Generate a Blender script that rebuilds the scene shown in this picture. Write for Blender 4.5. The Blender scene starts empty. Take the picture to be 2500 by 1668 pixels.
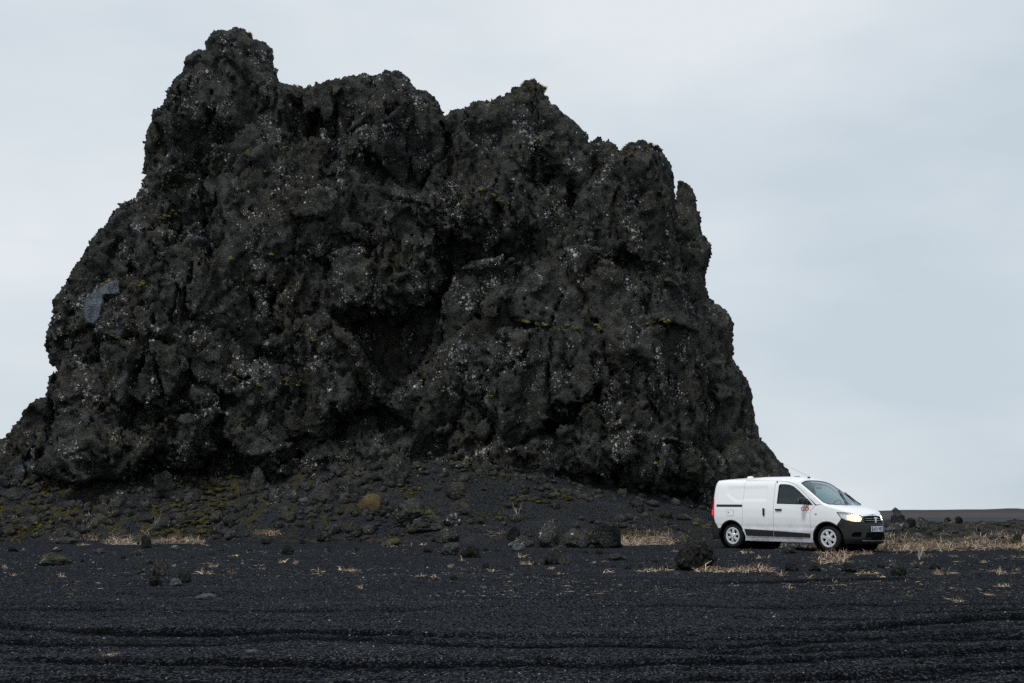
import bpy, bmesh, math, random
import numpy as np
from mathutils import Vector, Matrix
from mathutils.geometry import delaunay_2d_cdt

# ------------------------------------------------------------------ camera, sky, sun, exposure
scn = bpy.context.scene
COL = scn.collection
FPX, CAMH, HORIZON = 3000.0, 1.0, 1262.0           # focal length in photo pixels, eye height, horizon row
PITCH = math.atan((HORIZON - 834.0) / FPX)
cam_data = bpy.data.cameras.new('camera')
cam_data.sensor_width = 36.0
cam_data.lens = FPX / 2500.0 * 36.0
cam_data.clip_start = 0.1
cam_data.clip_end = 9000.0
cam = bpy.data.objects.new('camera', cam_data)
cam.location = (0, 0, CAMH)
cam.rotation_euler = (math.radians(90) + PITCH, 0, 0)
COL.objects.link(cam)
scn.camera = cam

SUN_EL, SUN_AZ = math.radians(60), math.radians(212)   # azimuth clockwise from +Y: behind the camera, to the left
world = bpy.data.worlds.new('World')
scn.world = world
world.use_nodes = True
wn = world.node_tree.nodes; wl = world.node_tree.links
wn.clear()
w_out = wn.new('ShaderNodeOutputWorld')
w_bg = wn.new('ShaderNodeBackground')
w_sky = wn.new('ShaderNodeTexSky')
w_sky.sky_type = 'NISHITA'
w_sky.sun_disc = False
w_sky.sun_elevation = SUN_EL
w_sky.sun_rotation = SUN_AZ
w_sky.dust_density = 3.0
w_tc = wn.new('ShaderNodeTexCoord')
w_map = wn.new('ShaderNodeMapping'); w_map.inputs['Scale'].default_value = (1.0, 1.0, 2.6)
w_map.inputs['Location'].default_value = (0.35, 0.1, 0.2)
w_noise = wn.new('ShaderNodeTexNoise')
w_noise.inputs['Scale'].default_value = 2.1; w_noise.inputs['Detail'].default_value = 5.0
w_noise.inputs['Roughness'].default_value = 0.48
w_ramp = wn.new('ShaderNodeValToRGB')
w_ramp.color_ramp.elements[0].position = 0.36; w_ramp.color_ramp.elements[0].color = (5.85, 6.68, 7.35, 1)
w_ramp.color_ramp.elements[1].position = 0.63; w_ramp.color_ramp.elements[1].color = (8.0, 8.45, 8.8, 1)
w_mix = wn.new('ShaderNodeMix'); w_mix.data_type = 'RGBA'
w_mix.inputs['Factor'].default_value = 0.93            # closed cloud deck, a little of the clear sky's tint left
w_bg.inputs['Strength'].default_value = 0.072
wl.new(w_tc.outputs['Generated'], w_map.inputs['Vector'])
wl.new(w_map.outputs['Vector'], w_noise.inputs['Vector'])
wl.new(w_noise.outputs['Fac'], w_ramp.inputs['Fac'])
wl.new(w_sky.outputs['Color'], w_mix.inputs['A'])
wl.new(w_ramp.outputs['Color'], w_mix.inputs['B'])
wl.new(w_mix.outputs['Result'], w_bg.inputs['Color'])
wl.new(w_bg.outputs['Background'], w_out.inputs['Surface'])

sun_data = bpy.data.lights.new('sun', 'SUN')
sun_data.energy = 1.5
sun_data.angle = math.radians(10)
sun_data.color = (1.0, 0.975, 0.95)
sun = bpy.data.objects.new('sun', sun_data)
sdir = Vector((math.sin(SUN_AZ) * math.cos(SUN_EL), math.cos(SUN_AZ) * math.cos(SUN_EL), math.sin(SUN_EL)))
sun.rotation_euler = (-sdir).to_track_quat('-Z', 'Y').to_euler()
sun.location = (-10, -20, 40)
COL.objects.link(sun)

scn.view_settings.view_transform = 'Standard'
scn.view_settings.look = 'None'
scn.view_settings.exposure = 0.48
scn.view_settings.gamma = 1.0
scn.view_settings.use_curve_mapping = False
scn.cycles.use_denoising = False
scn.cycles.max_bounces = 6
scn.cycles.transparent_max_bounces = 12
scn.cycles.caustics_reflective = False
scn.cycles.caustics_refractive = False

# ------------------------------------------------------------------ helpers
rng = np.random.default_rng(7)
_T = rng.random((64, 64, 64)).astype(np.float32)
_J = rng.random((32, 32, 32, 3)).astype(np.float32)

def vnoise(p):
    """value noise, p (n,3) -> -1..1"""
    i = np.floor(p).astype(np.int64); f = (p - i).astype(np.float32)
    f = f * f * f * (f * (f * 6 - 15) + 10)
    i0 = i & 63; i1 = (i + 1) & 63
    x0, y0, z0 = i0.T; x1, y1, z1 = i1.T; fx, fy, fz = f.T
    a = _T[x0, y0, z0] * (1 - fx) + _T[x1, y0, z0] * fx
    b = _T[x0, y1, z0] * (1 - fx) + _T[x1, y1, z0] * fx
    c = _T[x0, y0, z1] * (1 - fx) + _T[x1, y0, z1] * fx
    d = _T[x0, y1, z1] * (1 - fx) + _T[x1, y1, z1] * fx
    return ((a * (1 - fy) + b * fy) * (1 - fz) + (c * (1 - fy) + d * fy) * fz) * 2 - 1

def fbm(p, octaves=4, gain=0.5, ridged=False):
    s = np.zeros(len(p), np.float32); a = 1.0; n = 0.0
    q = np.asarray(p, np.float32)
    for k in range(octaves):
        v = vnoise(q + 17.3 * k)
        if ridged: v = 1 - 2 * np.abs(v)
        s += a * v; n += a; a *= gain; q = q * 2.03
    return s / n

def worley(p):
    """F1, F2 distances of a jittered grid"""
    p = np.asarray(p, np.float32)
    i = np.floor(p).astype(np.int64); f = (p - i).astype(np.float32)
    d1 = np.full(len(p), 9.0, np.float32); d2 = np.full(len(p), 9.0, np.float32)
    for dx in (-1, 0, 1):
        for dy in (-1, 0, 1):
            for dz in (-1, 0, 1):
                j = _J[(i[:, 0] + dx) & 31, (i[:, 1] + dy) & 31, (i[:, 2] + dz) & 31]
                d = (dx + j[:, 0] - f[:, 0]) ** 2 + (dy + j[:, 1] - f[:, 1]) ** 2 + (dz + j[:, 2] - f[:, 2]) ** 2
                m = d < d1
                d2 = np.where(m, d1, np.minimum(d2, d)); d1 = np.where(m, d, d1)
    return np.sqrt(d1), np.sqrt(d2)

def facets(p):
    """broken-block relief: every cell of a jittered grid is a tilted plane at its own level; F2-F1 gives the joints"""
    p = np.asarray(p, np.float32)
    i = np.floor(p).astype(np.int64); f = (p - i).astype(np.float32)
    n = len(p)
    d1 = np.full(n, 9.0, np.float32); d2 = np.full(n, 9.0, np.float32)
    bx = np.zeros((n, 3), np.int8)
    for dx in (-1, 0, 1):
        for dy in (-1, 0, 1):
            for dz in (-1, 0, 1):
                j = _J[(i[:, 0] + dx) & 31, (i[:, 1] + dy) & 31, (i[:, 2] + dz) & 31]
                d = (dx + j[:, 0] - f[:, 0]) ** 2 + (dy + j[:, 1] - f[:, 1]) ** 2 + (dz + j[:, 2] - f[:, 2]) ** 2
                m = d < d1
                d2 = np.where(m, d1, np.minimum(d2, d)); d1 = np.where(m, d, d1)
                bx[m] = (dx, dy, dz)
    c = i + bx
    j = _J[c[:, 0] & 31, c[:, 1] & 31, c[:, 2] & 31]
    r = _J[(c[:, 0] + 11) & 31, (c[:, 1] + 5) & 31, (c[:, 2] + 17) & 31] * 2 - 1
    dl = f - bx - j
    h = (dl * r).sum(1) * 1.1 + 0.35 * r[:, 0] * r[:, 1] * 2
    return h, np.sqrt(d2) - np.sqrt(d1)

def ss(a, b, x):
    t = np.clip((np.asarray(x, float) - a) / (b - a), 0, 1)
    return t * t * (3 - 2 * t)

def link(o, parent=None):
    COL.objects.link(o)
    if parent is not None: o.parent = parent
    return o

def tag(o, label=None, cat=None, group=None, kind=None):
    if label: o['label'] = label
    if cat: o['category'] = cat
    if group: o['group'] = group
    if kind: o['kind'] = kind
    return o

def empty(name, loc=(0, 0, 0), rot=(0, 0, 0)):
    o = bpy.data.objects.new(name, None); o.location = loc; o.rotation_euler = rot
    o.empty_display_size = 0.2
    return link(o)

def mesh_np(name, verts, faces, mat=None, parent=None, smooth=False, attr=None):
    """verts (n,3); faces (m,k) array of equal-size polygons, or a list of lists"""
    me = bpy.data.meshes.new(name)
    verts = np.asarray(verts, np.float32)
    if isinstance(faces, np.ndarray):
        m, k = faces.shape
        me.vertices.add(len(verts)); me.vertices.foreach_set('co', verts.ravel())
        me.loops.add(m * k); me.loops.foreach_set('vertex_index', faces.astype(np.int32).ravel())
        me.polygons.add(m)
        me.polygons.foreach_set('loop_start', np.arange(0, m * k, k, dtype=np.int32))
        me.update(calc_edges=True)
    else:
        me.from_pydata(verts.tolist(), [], [list(map(int, f)) for f in faces]); me.update()
    if smooth: me.polygons.foreach_set('use_smooth', np.ones(len(me.polygons), bool))
    if attr:
        for an, val in attr.items():
            val = np.asarray(val, np.float32)
            if val.ndim == 2:
                at = me.color_attributes.new(an, 'FLOAT_COLOR', 'POINT')
                c4 = np.ones((len(val), 4), np.float32); c4[:, :3] = val
                at.data.foreach_set('color', c4.ravel())
            else:
                at = me.attributes.new(an, 'FLOAT', 'POINT'); at.data.foreach_set('value', val)
    if mat: me.materials.append(mat)
    o = bpy.data.objects.new(name, me)
    return link(o, parent)

def bm_obj(name, bm, mat=None, parent=None, smooth=False):
    me = bpy.data.meshes.new(name)
    bmesh.ops.recalc_face_normals(bm, faces=bm.faces)
    bm.to_mesh(me); bm.free()
    if smooth:
        for p in me.polygons: p.use_smooth = True
    if mat: me.materials.append(mat)
    return link(bpy.data.objects.new(name, me), parent)

_cp, _sp = math.cos(PITCH), math.sin(PITCH)
def at_depth(px, py, Y):
    """photo pixel at world depth Y -> X, Z"""
    a = (px - 1250.0) / FPX; b = (834.0 - py) / FPX
    s = Y / (_cp - b * _sp)
    return a * s, CAMH + (_sp + b * _cp) * s

# ------------------------------------------------------------------ material helpers
class NT:
    def __init__(self, name):
        self.m = bpy.data.materials.new(name); self.m.use_nodes = True
        self.t = self.m.node_tree; self.t.nodes.clear()
        self.out = self.t.nodes.new('ShaderNodeOutputMaterial')
        self.p = self.t.nodes.new('ShaderNodeBsdfPrincipled')
        self.t.links.new(self.p.outputs[0], self.out.inputs[0])
    def n(self, typ, **kw):
        nd = self.t.nodes.new(typ)
        for k, v in kw.items():
            if k.startswith('i_'):
                nd.inputs[k[2:].replace('_', ' ')].default_value = v
            else: setattr(nd, k, v)
        return nd
    def l(self, a, b): self.t.links.new(a, b)
    def val(self, sock, v):
        if hasattr(v, 'links'): self.l(v, sock)
        else: sock.default_value = v
    def math(self, op, a, b=None, c=None, clamp=False):
        nd = self.n('ShaderNodeMath', operation=op); nd.use_clamp = clamp
        self.val(nd.inputs[0], a)
        if b is not None: self.val(nd.inputs[1], b)
        if c is not None: self.val(nd.inputs[2], c)
        return nd.outputs[0]
    def step(self, x, lo, hi):
        nd = self.n('ShaderNodeMapRange', interpolation_type='SMOOTHSTEP')
        self.val(nd.inputs['Value'], x)
        nd.inputs['From Min'].default_value = lo; nd.inputs['From Max'].default_value = hi
        return nd.outputs[0]
    def mix(self, f, a, b):
        nd = self.n('ShaderNodeMix', data_type='RGBA')
        self.val(nd.inputs['Factor'], f)
        for s, v in (('A', a), ('B', b)):
            if hasattr(v, 'links'): self.l(v, nd.inputs[s])
            else: nd.inputs[s].default_value = (*v, 1) if len(v) == 3 else v
        return nd.outputs['Result']
    def noise(self, vec, scale, detail=3, rough=0.5):
        nd = self.n('ShaderNodeTexNoise'); self.l(vec, nd.inputs['Vector'])
        nd.inputs['Scale'].default_value = scale; nd.inputs['Detail'].default_value = detail
        nd.inputs['Roughness'].default_value = rough
        return nd.outputs['Fac']
    def voro(self, vec, scale, feature='F1', out='Distance'):
        nd = self.n('ShaderNodeTexVoronoi', feature=feature); self.l(vec, nd.inputs['Vector'])
        nd.inputs['Scale'].default_value = scale
        return nd.outputs[out]
    def bump(self, h, strength, dist):
        nd = self.n('ShaderNodeBump'); self.l(h, nd.inputs['Height'])
        nd.inputs['Strength'].default_value = strength; nd.inputs['Distance'].default_value = dist
        self.l(nd.outputs[0], self.p.inputs['Normal'])
    def base(self, c):
        self.val(self.p.inputs['Base Color'], c if hasattr(c, 'links') else (*c, 1))
    def set(self, rough=None, metal=None, spec=None, coat=None):
        if rough is not None: self.val(self.p.inputs['Roughness'], rough)
        if metal is not None: self.p.inputs['Metallic'].default_value = metal
        if spec is not None: self.p.inputs['Specular IOR Level'].default_value = spec
        if coat is not None: self.p.inputs['Coat Weight'].default_value = coat
        return self

def simple(name, col, rough=0.6, metal=0.0, spec=0.5, coat=0.0, var=0.12, scale=6.0):
    nt = NT(name)
    pos = nt.n('ShaderNodeTexCoord').outputs['Object']
    f = nt.noise(pos, scale, 4)
    nt.base(nt.mix(f, tuple(c * (1 - var) for c in col), tuple(min(1, c * (1 + var)) for c in col)))
    nt.set(rough, metal, spec, coat)
    return nt.m

def rock_material(name, lichen=1.0, moss=0.25, brown=0.5, objspace=False, patches=(), dark=1.0):
    nt = NT(name)
    if objspace:
        tc = nt.n('ShaderNodeTexCoord').outputs['Object']
        rnd = nt.n('ShaderNodeObjectInfo').outputs['Random']
        add = nt.n('ShaderNodeVectorMath', operation='ADD'); nt.l(tc, add.inputs[0])
        sc = nt.n('ShaderNodeVectorMath', operation='SCALE'); sc.inputs[0].default_value = (31, 17, 23); nt.l(rnd, sc.inputs['Scale'])
        nt.l(sc.outputs[0], add.inputs[1]); pos = add.outputs[0]
    else:
        pos = nt.n('ShaderNodeNewGeometry').outputs['Position']
    geo = nt.n('ShaderNodeNewGeometry')
    sep = nt.n('ShaderNodeSeparateXYZ'); nt.l(geo.outputs['Normal'], sep.inputs[0])
    big = nt.noise(pos, 0.45, 4, 0.6)
    mid = nt.noise(pos, 2.3, 5, 0.6)
    fine = nt.noise(pos, 19.0, 5, 0.72)
    c = nt.mix(nt.step(mid, 0.35, 0.68), (0.0110, 0.0134, 0.0134), (0.070, 0.072, 0.067))
    c = nt.mix(nt.math('MULTIPLY', nt.step(big, 0.46, 0.66), brown), c, (0.038, 0.0335, 0.0265))
    olive = nt.math('MULTIPLY', nt.step(nt.noise(pos, 0.9, 5, 0.7), 0.53, 0.66), 0.55)
    c = nt.mix(olive, c, (0.048, 0.046, 0.027))
    c = nt.mix(nt.math('MULTIPLY', nt.step(fine, 0.52, 0.72), 0.6), c, (0.125, 0.122, 0.115))
    c = nt.mix(nt.math('MULTIPLY', nt.step(fine, 0.48, 0.3), 0.85), c, (0.0035, 0.0042, 0.0044))
    if dark < 1:
        c = nt.mix(1 - dark, c, (0.002, 0.0022, 0.0024))
    elif dark > 1:
        c = nt.mix(dark - 1, c, (0.085, 0.086, 0.082))
    # pale crustose lichen: small irregular specks in drifts
    drift = nt.step(nt.noise(pos, 0.8, 5, 0.68), 0.47, 0.64)
    warp = nt.n('ShaderNodeTexNoise'); nt.l(pos, warp.inputs['Vector']); warp.inputs['Scale'].default_value = 11.0
    wv = nt.n('ShaderNodeVectorMath', operation='SCALE'); nt.l(warp.outputs['Color'], wv.inputs[0]); wv.inputs['Scale'].default_value = 0.11
    wp = nt.n('ShaderNodeVectorMath', operation='ADD'); nt.l(pos, wp.inputs[0]); nt.l(wv.outputs[0], wp.inputs[1])
    vd = nt.n('ShaderNodeTexVoronoi', feature='F1'); nt.l(wp.outputs[0], vd.inputs['Vector']); vd.inputs['Scale'].default_value = 7.5
    vsep = nt.n('ShaderNodeSeparateColor'); nt.l(vd.outputs['Color'], vsep.inputs[0])
    rad = nt.math('MULTIPLY', nt.math('POWER', vsep.outputs[0], 3.0), nt.math('MULTIPLY_ADD', drift, 0.54, 0.16))
    spot = nt.step(nt.math('SUBTRACT', rad, vd.outputs['Distance']), 0.0, 0.05)
    vd2 = nt.n('ShaderNodeTexVoronoi', feature='F1'); nt.l(wp.outputs[0], vd2.inputs['Vector']); vd2.inputs['Scale'].default_value = 19.0
    vs2 = nt.n('ShaderNodeSeparateColor'); nt.l(vd2.outputs['Color'], vs2.inputs[0])
    rad2 = nt.math('MULTIPLY', nt.math('POWER', vs2.outputs[0], 3.2), nt.math('MULTIPLY_ADD', drift, 0.60, 0.17))
    spot2 = nt.step(nt.math('SUBTRACT', rad2, vd2.outputs['Distance']), 0.0, 0.07)
    sp = nt.math('MULTIPLY', nt.math('MAXIMUM', spot, spot2), lichen, clamp=True)
    lcol = nt.mix(vsep.outputs[1], (0.22, 0.235, 0.235), (0.60, 0.58, 0.58))
    c = nt.mix(nt.math('MULTIPLY', sp, nt.math('MULTIPLY_ADD', vs2.outputs[1], 0.5, 0.5)), c, lcol)
    # moss on ledges
    mn = nt.noise(pos, 1.1, 4, 0.62)
    up = nt.step(sep.outputs[2], 0.30, 0.72)
    mm = nt.math('MULTIPLY', up, nt.step(mn, 0.70 - 0.38 * moss, 0.78 - 0.38 * moss), clamp=True)
    mcol = nt.mix(nt.step(fine, 0.35, 0.65), (0.036, 0.034, 0.013), (0.115, 0.105, 0.040))
    c = nt.mix(mm, c, mcol)
    dry = nt.math('MULTIPLY', nt.step(sep.outputs[2], 0.1, 0.55), nt.step(nt.noise(pos, 1.7, 4, 0.65), 0.58, 0.70))
    c = nt.mix(nt.math('MULTIPLY', dry, 0.55 * min(1.0, moss * 3)), c, (0.060, 0.045, 0.026))
    smooth_f = None
    for (x, y, z, rx, rz, ang, col) in patches:      # bare pale facets where slabs have broken off
        s = nt.n('ShaderNodeSeparateXYZ'); nt.l(pos, s.inputs[0])
        dx = nt.math('SUBTRACT', s.outputs[0], x); dz = nt.math('SUBTRACT', s.outputs[2], z)
        ca, sa = math.cos(ang), math.sin(ang)
        u = nt.math('DIVIDE', nt.math('ADD', nt.math('MULTIPLY', dx, ca), nt.math('MULTIPLY', dz, sa)), rx)
        v = nt.math('DIVIDE', nt.math('SUBTRACT', nt.math('MULTIPLY', dz, ca), nt.math('MULTIPLY', dx, sa)), rz)
        r2 = nt.math('ADD', nt.math('MULTIPLY', u, u), nt.math('MULTIPLY', v, v))
        r2 = nt.math('ADD', r2, nt.math('MULTIPLY', nt.math('SUBTRACT', nt.noise(pos, 3.5, 4, 0.6), 0.5), 0.75))
        f = nt.step(r2, 1.0, 0.86)
        c = nt.mix(nt.math('MULTIPLY', f, 0.88), c, nt.mix(nt.step(mid, 0.3, 0.7), tuple(k * 0.55 for k in col), col))
    nt.base(c)
    nt.set(rough=0.95, spec=0.12)
    vb = nt.n('ShaderNodeTexVoronoi', feature='DISTANCE_TO_EDGE'); nt.l(wp.outputs[0], vb.inputs['Vector']); vb.inputs['Scale'].default_value = 8.5
    h = nt.math('ADD', nt.math('MULTIPLY', fine, 0.6), nt.math('MULTIPLY', nt.noise(pos, 45.0, 3, 0.6), 0.4))
    h = nt.math('ADD', h, nt.math('MULTIPLY', nt.math('MINIMUM', vb.outputs['Distance'], 0.16), 3.2))
    nt.bump(h, 1.0, 0.075)
    return nt.m

# ------------------------------------------------------------------ ground
VAN_POS = np.array([6.215, 32.256, 0.207]); VAN_YAW = math.radians(47.1); VAN_PITCH = math.radians(0.63)
_fx = (math.cos(VAN_YAW), -math.sin(VAN_YAW)); _ly = (math.sin(VAN_YAW), math.cos(VAN_YAW))

# wheel tracks across the foreground: photo rows -> flat-ground lines
def _row(pts):
    xs, ys = [], []
    for px, py in pts:
        Y = FPX * (CAMH - 0.02) / ((py - HORIZON)) * 1.0
        X, _ = at_depth(px, py, Y); xs.append(X); ys.append(Y)
    return np.array(xs), np.array(ys)
TRACKS = [(_row([(-300, 1500), (0, 1513), (110, 1522), (300, 1531), (800, 1534), (1300, 1539), (1700, 1534), (2000, 1525), (2300, 1511), (2600, 1497)]), 0.05, 0.125),
          (_row([(-300, 1586), (0, 1592), (500, 1599), (1000, 1605), (1500, 1602), (2000, 1592), (2500, 1577), (2800, 1570)]), 0.045, 0.10),
          (_row([(-300, 1550), (400, 1556), (900, 1552), (1300, 1560), (1800, 1556), (2300, 1546), (2800, 1530)]), 0.03, 0.09),
          (_row([(1500, 1640), (1900, 1636), (2300, 1622), (2800, 1600)]), 0.03, 0.07),
          (_row([(-300, 1640), (300, 1646), (900, 1650), (1500, 1652)]), 0.025, 0.07),
          (_row([(-200, 1478), (600, 1486), (1400, 1480), (2000, 1476), (2700, 1468)]), 0.02, 0.12),
          (_row([(1400, 1432), (1900, 1430), (2200, 1424), (2700, 1415)]), 0.025, 0.18),
          (_row([(1900, 1368), (2150, 1364), (2400, 1358), (2800, 1350)]), 0.02, 0.3)]

_rt = random.Random(11)
for _k in range(11):
    _y0 = 1494 + _k * 16.5 + _rt.uniform(-4, 4); _a = _rt.choice([-300, 900, 1250, 1500, 1700])
    TRACKS.append((_row([(_a, _y0 + 6), (_a + 500, _y0 + 8), (2050, _y0 + 2), (2400, _y0 - 7), (2850, _y0 - 22)]), _rt.uniform(0.012, 0.028), _rt.uniform(0.04, 0.085)))
def track_field(x, y):
    dz = np.zeros_like(x); dark = np.zeros_like(x)
    for (xs, ys), depth, w in TRACKS:
        yc = np.interp(x, xs, ys) + 0.05 * vnoise(np.stack([x * 0.9, 0 * x, 0 * x], 1)) + 0.02 * vnoise(np.stack([x * 4, 0 * x + 3, 0 * x], 1))
        inside = (x > xs[0]) & (x < xs[-1])
        brk = ss(-0.85, -0.1, vnoise(np.stack([x * 0.45, 0 * x + depth * 400, 0 * x], 1)))
        t = (y - yc) / w
        g = np.exp(-t * t) * brk * inside
        b = np.exp(-(t - 1.7) ** 2 * 1.3) * brk * inside
        dz += 0.55 * (-depth * g + depth * 1.1 * b)
        dark = np.maximum(dark, np.exp(-(t - 0.45) ** 2 * 1.1) * brk * inside * min(1, depth / 0.03))  # damp and painted shade together, shifted onto the rut's far wall
    return dz, dark

_Hx = np.array([-30, -21.75, -18.75, -15.75, -11.25, -5.25, -0.75, 3.75, 6.75, 9, 11])
_Hz = np.array([1.3, 1.8, 2.1, 2.15, 2.1, 2.75, 2.95, 2.0, 1.05, 0.35, 0.0])
_Fx = np.array([-30, -20, -11, -5, 0, 4, 7, 11])
_Fy = np.array([42, 41, 41, 39.2, 37.6, 37.6, 39.5, 42])

def talus_t(x, y):
    yf = np.interp(x, _Fx, _Fy) + 0.5 * vnoise(np.stack([x * 0.5, 0 * x, 0 * x + 5], 1))
    return np.clip((y - yf) / (44.4 - yf), 0, 1)

def terrain(x, y, detail=True):
    x = np.atleast_1d(np.asarray(x, float)); y = np.atleast_1d(np.asarray(y, float))
    z = 0.2 * ss(9, 28, y)
    t = talus_t(x, y)
    H = np.interp(x, _Hx, _Hz) * (1 - ss(52, 62, y))
    z = z + H * t ** 1.15
    o = 0 * x
    amp = ss(12, 30, y) * (1 - 0.7 * ss(80, 300, y))
    z += 0.05 * amp * vnoise(np.stack([x * 0.35, y * 0.35, o], 1)) + 0.03 * vnoise(np.stack([x * 0.7, y * 0.5, o + 9], 1)) * ss(5, 12, y)
    z += t * (1 - t) * 0.5 * vnoise(np.stack([x * 0.6, y * 0.6, o + 4], 1))
    # lava field on the right, behind the van
    lf = ss(0.20, 0.26, x / np.maximum(y, 1)) * ss(37, 42, y) * (1 - ss(85, 130, y))
    z += lf * (0.04 + 0.30 * ss(42, 62, y) + 0.20 * vnoise(np.stack([x * 0.5, y * 0.35, o + 21], 1)) + 0.10 * vnoise(np.stack([x * 1.6, y * 1.2, o + 2], 1)))
    if detail:
        dz, _ = track_field(x, y); z += dz * (y < 40)
        near = 1 - ss(20, 45, y)
        z += near * (0.013 * vnoise(np.stack([x * 1.6, y * 2.6, o + 1], 1)) + 0.009 * vnoise(np.stack([x * 4.1, y * 6.3, o + 2], 1))
                     + 0.006 * vnoise(np.stack([x * 11, y * 15, o + 3], 1)))
        z += (t > 0) * t ** 0.3 * (0.06 * vnoise(np.stack([x * 2.2, y * 2.2, o + 6], 1)) + 0.035 * vnoise(np.stack([x * 5.3, y * 5.3, o + 7], 1)))
    # level stand under the van
    dx, dy = x - VAN_POS[0], y - VAN_POS[1]
    lx = dx * _fx[0] + dy * _fx[1]; ly = dx * _ly[0] + dy * _ly[1]
    d = np.maximum(np.maximum(np.abs(lx - 1.4) - 2.1, np.abs(ly) - 1.1), 0)
    k = 1 - ss(0.0, 1.6, d)
    zp = VAN_POS[2] - math.tan(VAN_PITCH) * lx
    return z * (1 - k) + (zp + 0.008 * vnoise(np.stack([x * 6, y * 6, o], 1))) * k

def ground_at(px, py, detail=True):
    """where the ray through a photo pixel meets the ground"""
    Ys = np.concatenate([np.arange(5, 60, 0.04), np.arange(60, 900, 1.0)])
    a = (px - 1250.0) / FPX; b = (834.0 - py) / FPX
    s = Ys / (_cp - b * _sp)
    X = a * s; Z = CAMH + (_sp + b * _cp) * s
    G = terrain(X, Ys, False)
    hit = np.where(Z <= G)[0]
    i = hit[0] if len(hit) else len(Ys) - 1
    return float(X[i]), float(Ys[i]), float(terrain(X[i], Ys[i], detail)[0])

def ground_material():
    nt = NT('black_sand')
    geo = nt.n('ShaderNodeNewGeometry'); pos = geo.outputs['Position']
    big = nt.noise(pos, 0.25, 4, 0.55); mid = nt.noise(pos, 1.3, 5, 0.6)
    c = nt.mix(nt.step(mid, 0.3, 0.7), (0.0072, 0.0083, 0.0104), (0.0150, 0.0170, 0.0208))
    c = nt.mix(nt.math('MULTIPLY', nt.step(big, 0.45, 0.65), 0.5), c, (0.0085, 0.009, 0.0105))
    # wind-drawn streaks of coarser and finer sand
    mp = nt.n('ShaderNodeMapping'); nt.l(pos, mp.inputs['Vector']); mp.inputs['Scale'].default_value = (0.35, 2.2, 1)
    stk = nt.noise(mp.outputs[0], 1.0, 5, 0.6)
    c = nt.mix(nt.math('MULTIPLY', nt.step(stk, 0.50, 0.68), 0.7), c, (0.026, 0.0293, 0.0350))
    c = nt.mix(nt.math('MULTIPLY', nt.step(stk, 0.47, 0.32), 0.7), c, (0.0028, 0.0031, 0.0038))
    # grains
    vd = nt.n('ShaderNodeTexVoronoi', feature='F1'); nt.l(pos, vd.inputs['Vector']); vd.inputs['Scale'].default_value = 70.0
    vs = nt.n('ShaderNodeSeparateColor'); nt.l(vd.outputs['Color'], vs.inputs[0])
    c = nt.mix(nt.step(vs.outputs[0], 0.55, 1.0), c, (0.080, 0.089, 0.103))
    c = nt.mix(nt.step(vs.outputs[1], 0.6, 0.0), c, (0.0025, 0.0028, 0.0034))
    vd2 = nt.n('ShaderNodeTexVoronoi', feature='F1'); nt.l(pos, vd2.inputs['Vector']); vd2.inputs['Scale'].default_value = 22.0
    vs2 = nt.n('ShaderNodeSeparateColor'); nt.l(vd2.outputs['Color'], vs2.inputs[0])
    lp = nt.math('MULTIPLY', nt.step(vs2.outputs[0], 0.86, 0.96), nt.step(vd2.outputs['Distance'], 0.42, 0.28))
    c = nt.mix(nt.math('MULTIPLY', lp, 0.55), c, nt.mix(vs2.outputs[1], (0.06, 0.063, 0.07), (0.15, 0.145, 0.14)))
    # straw litter and moss where things grow
    at = nt.n('ShaderNodeAttribute', attribute_name='growth')
    g = nt.math('MULTIPLY', at.outputs['Fac'], nt.step(nt.noise(pos, 1.6, 5, 0.68), 0.45, 0.58))
    mossc = nt.mix(nt.step(nt.noise(pos, 16.0, 4, 0.7), 0.38, 0.62), (0.014, 0.014, 0.007), (0.074, 0.067, 0.029))
    c = nt.mix(g, c, mossc)
    st = nt.n('ShaderNodeAttribute', attribute_name='straw')
    s2 = nt.math('MULTIPLY', st.outputs['Fac'], nt.step(nt.noise(pos, 3.2, 5, 0.7), 0.45, 0.62))
    c = nt.mix(nt.math('MULTIPLY', s2, 0.8), c, (0.12, 0.088, 0.055))
    wet_shade = nt.n('ShaderNodeAttribute', attribute_name='rut')     # damp turned sand and shade of the rut walls, both painted into the colour
    c = nt.mix(nt.math('MULTIPLY', wet_shade.outputs['Fac'], 0.95), c, (0.0018, 0.0020, 0.0024))
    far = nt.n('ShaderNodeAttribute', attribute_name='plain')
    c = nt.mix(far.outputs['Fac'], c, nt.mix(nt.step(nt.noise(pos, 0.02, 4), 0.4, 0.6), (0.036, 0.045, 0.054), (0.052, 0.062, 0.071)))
    nt.base(c); nt.set(rough=1.0, spec=0.0)
    h = nt.math('ADD', nt.math('MULTIPLY', nt.noise(pos, 30.0, 3, 0.6), 0.6), nt.math('MULTIPLY', vd.outputs['Distance'], 0.5))
    nt.bump(h, 0.9, 0.03)
    return nt.m

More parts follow.
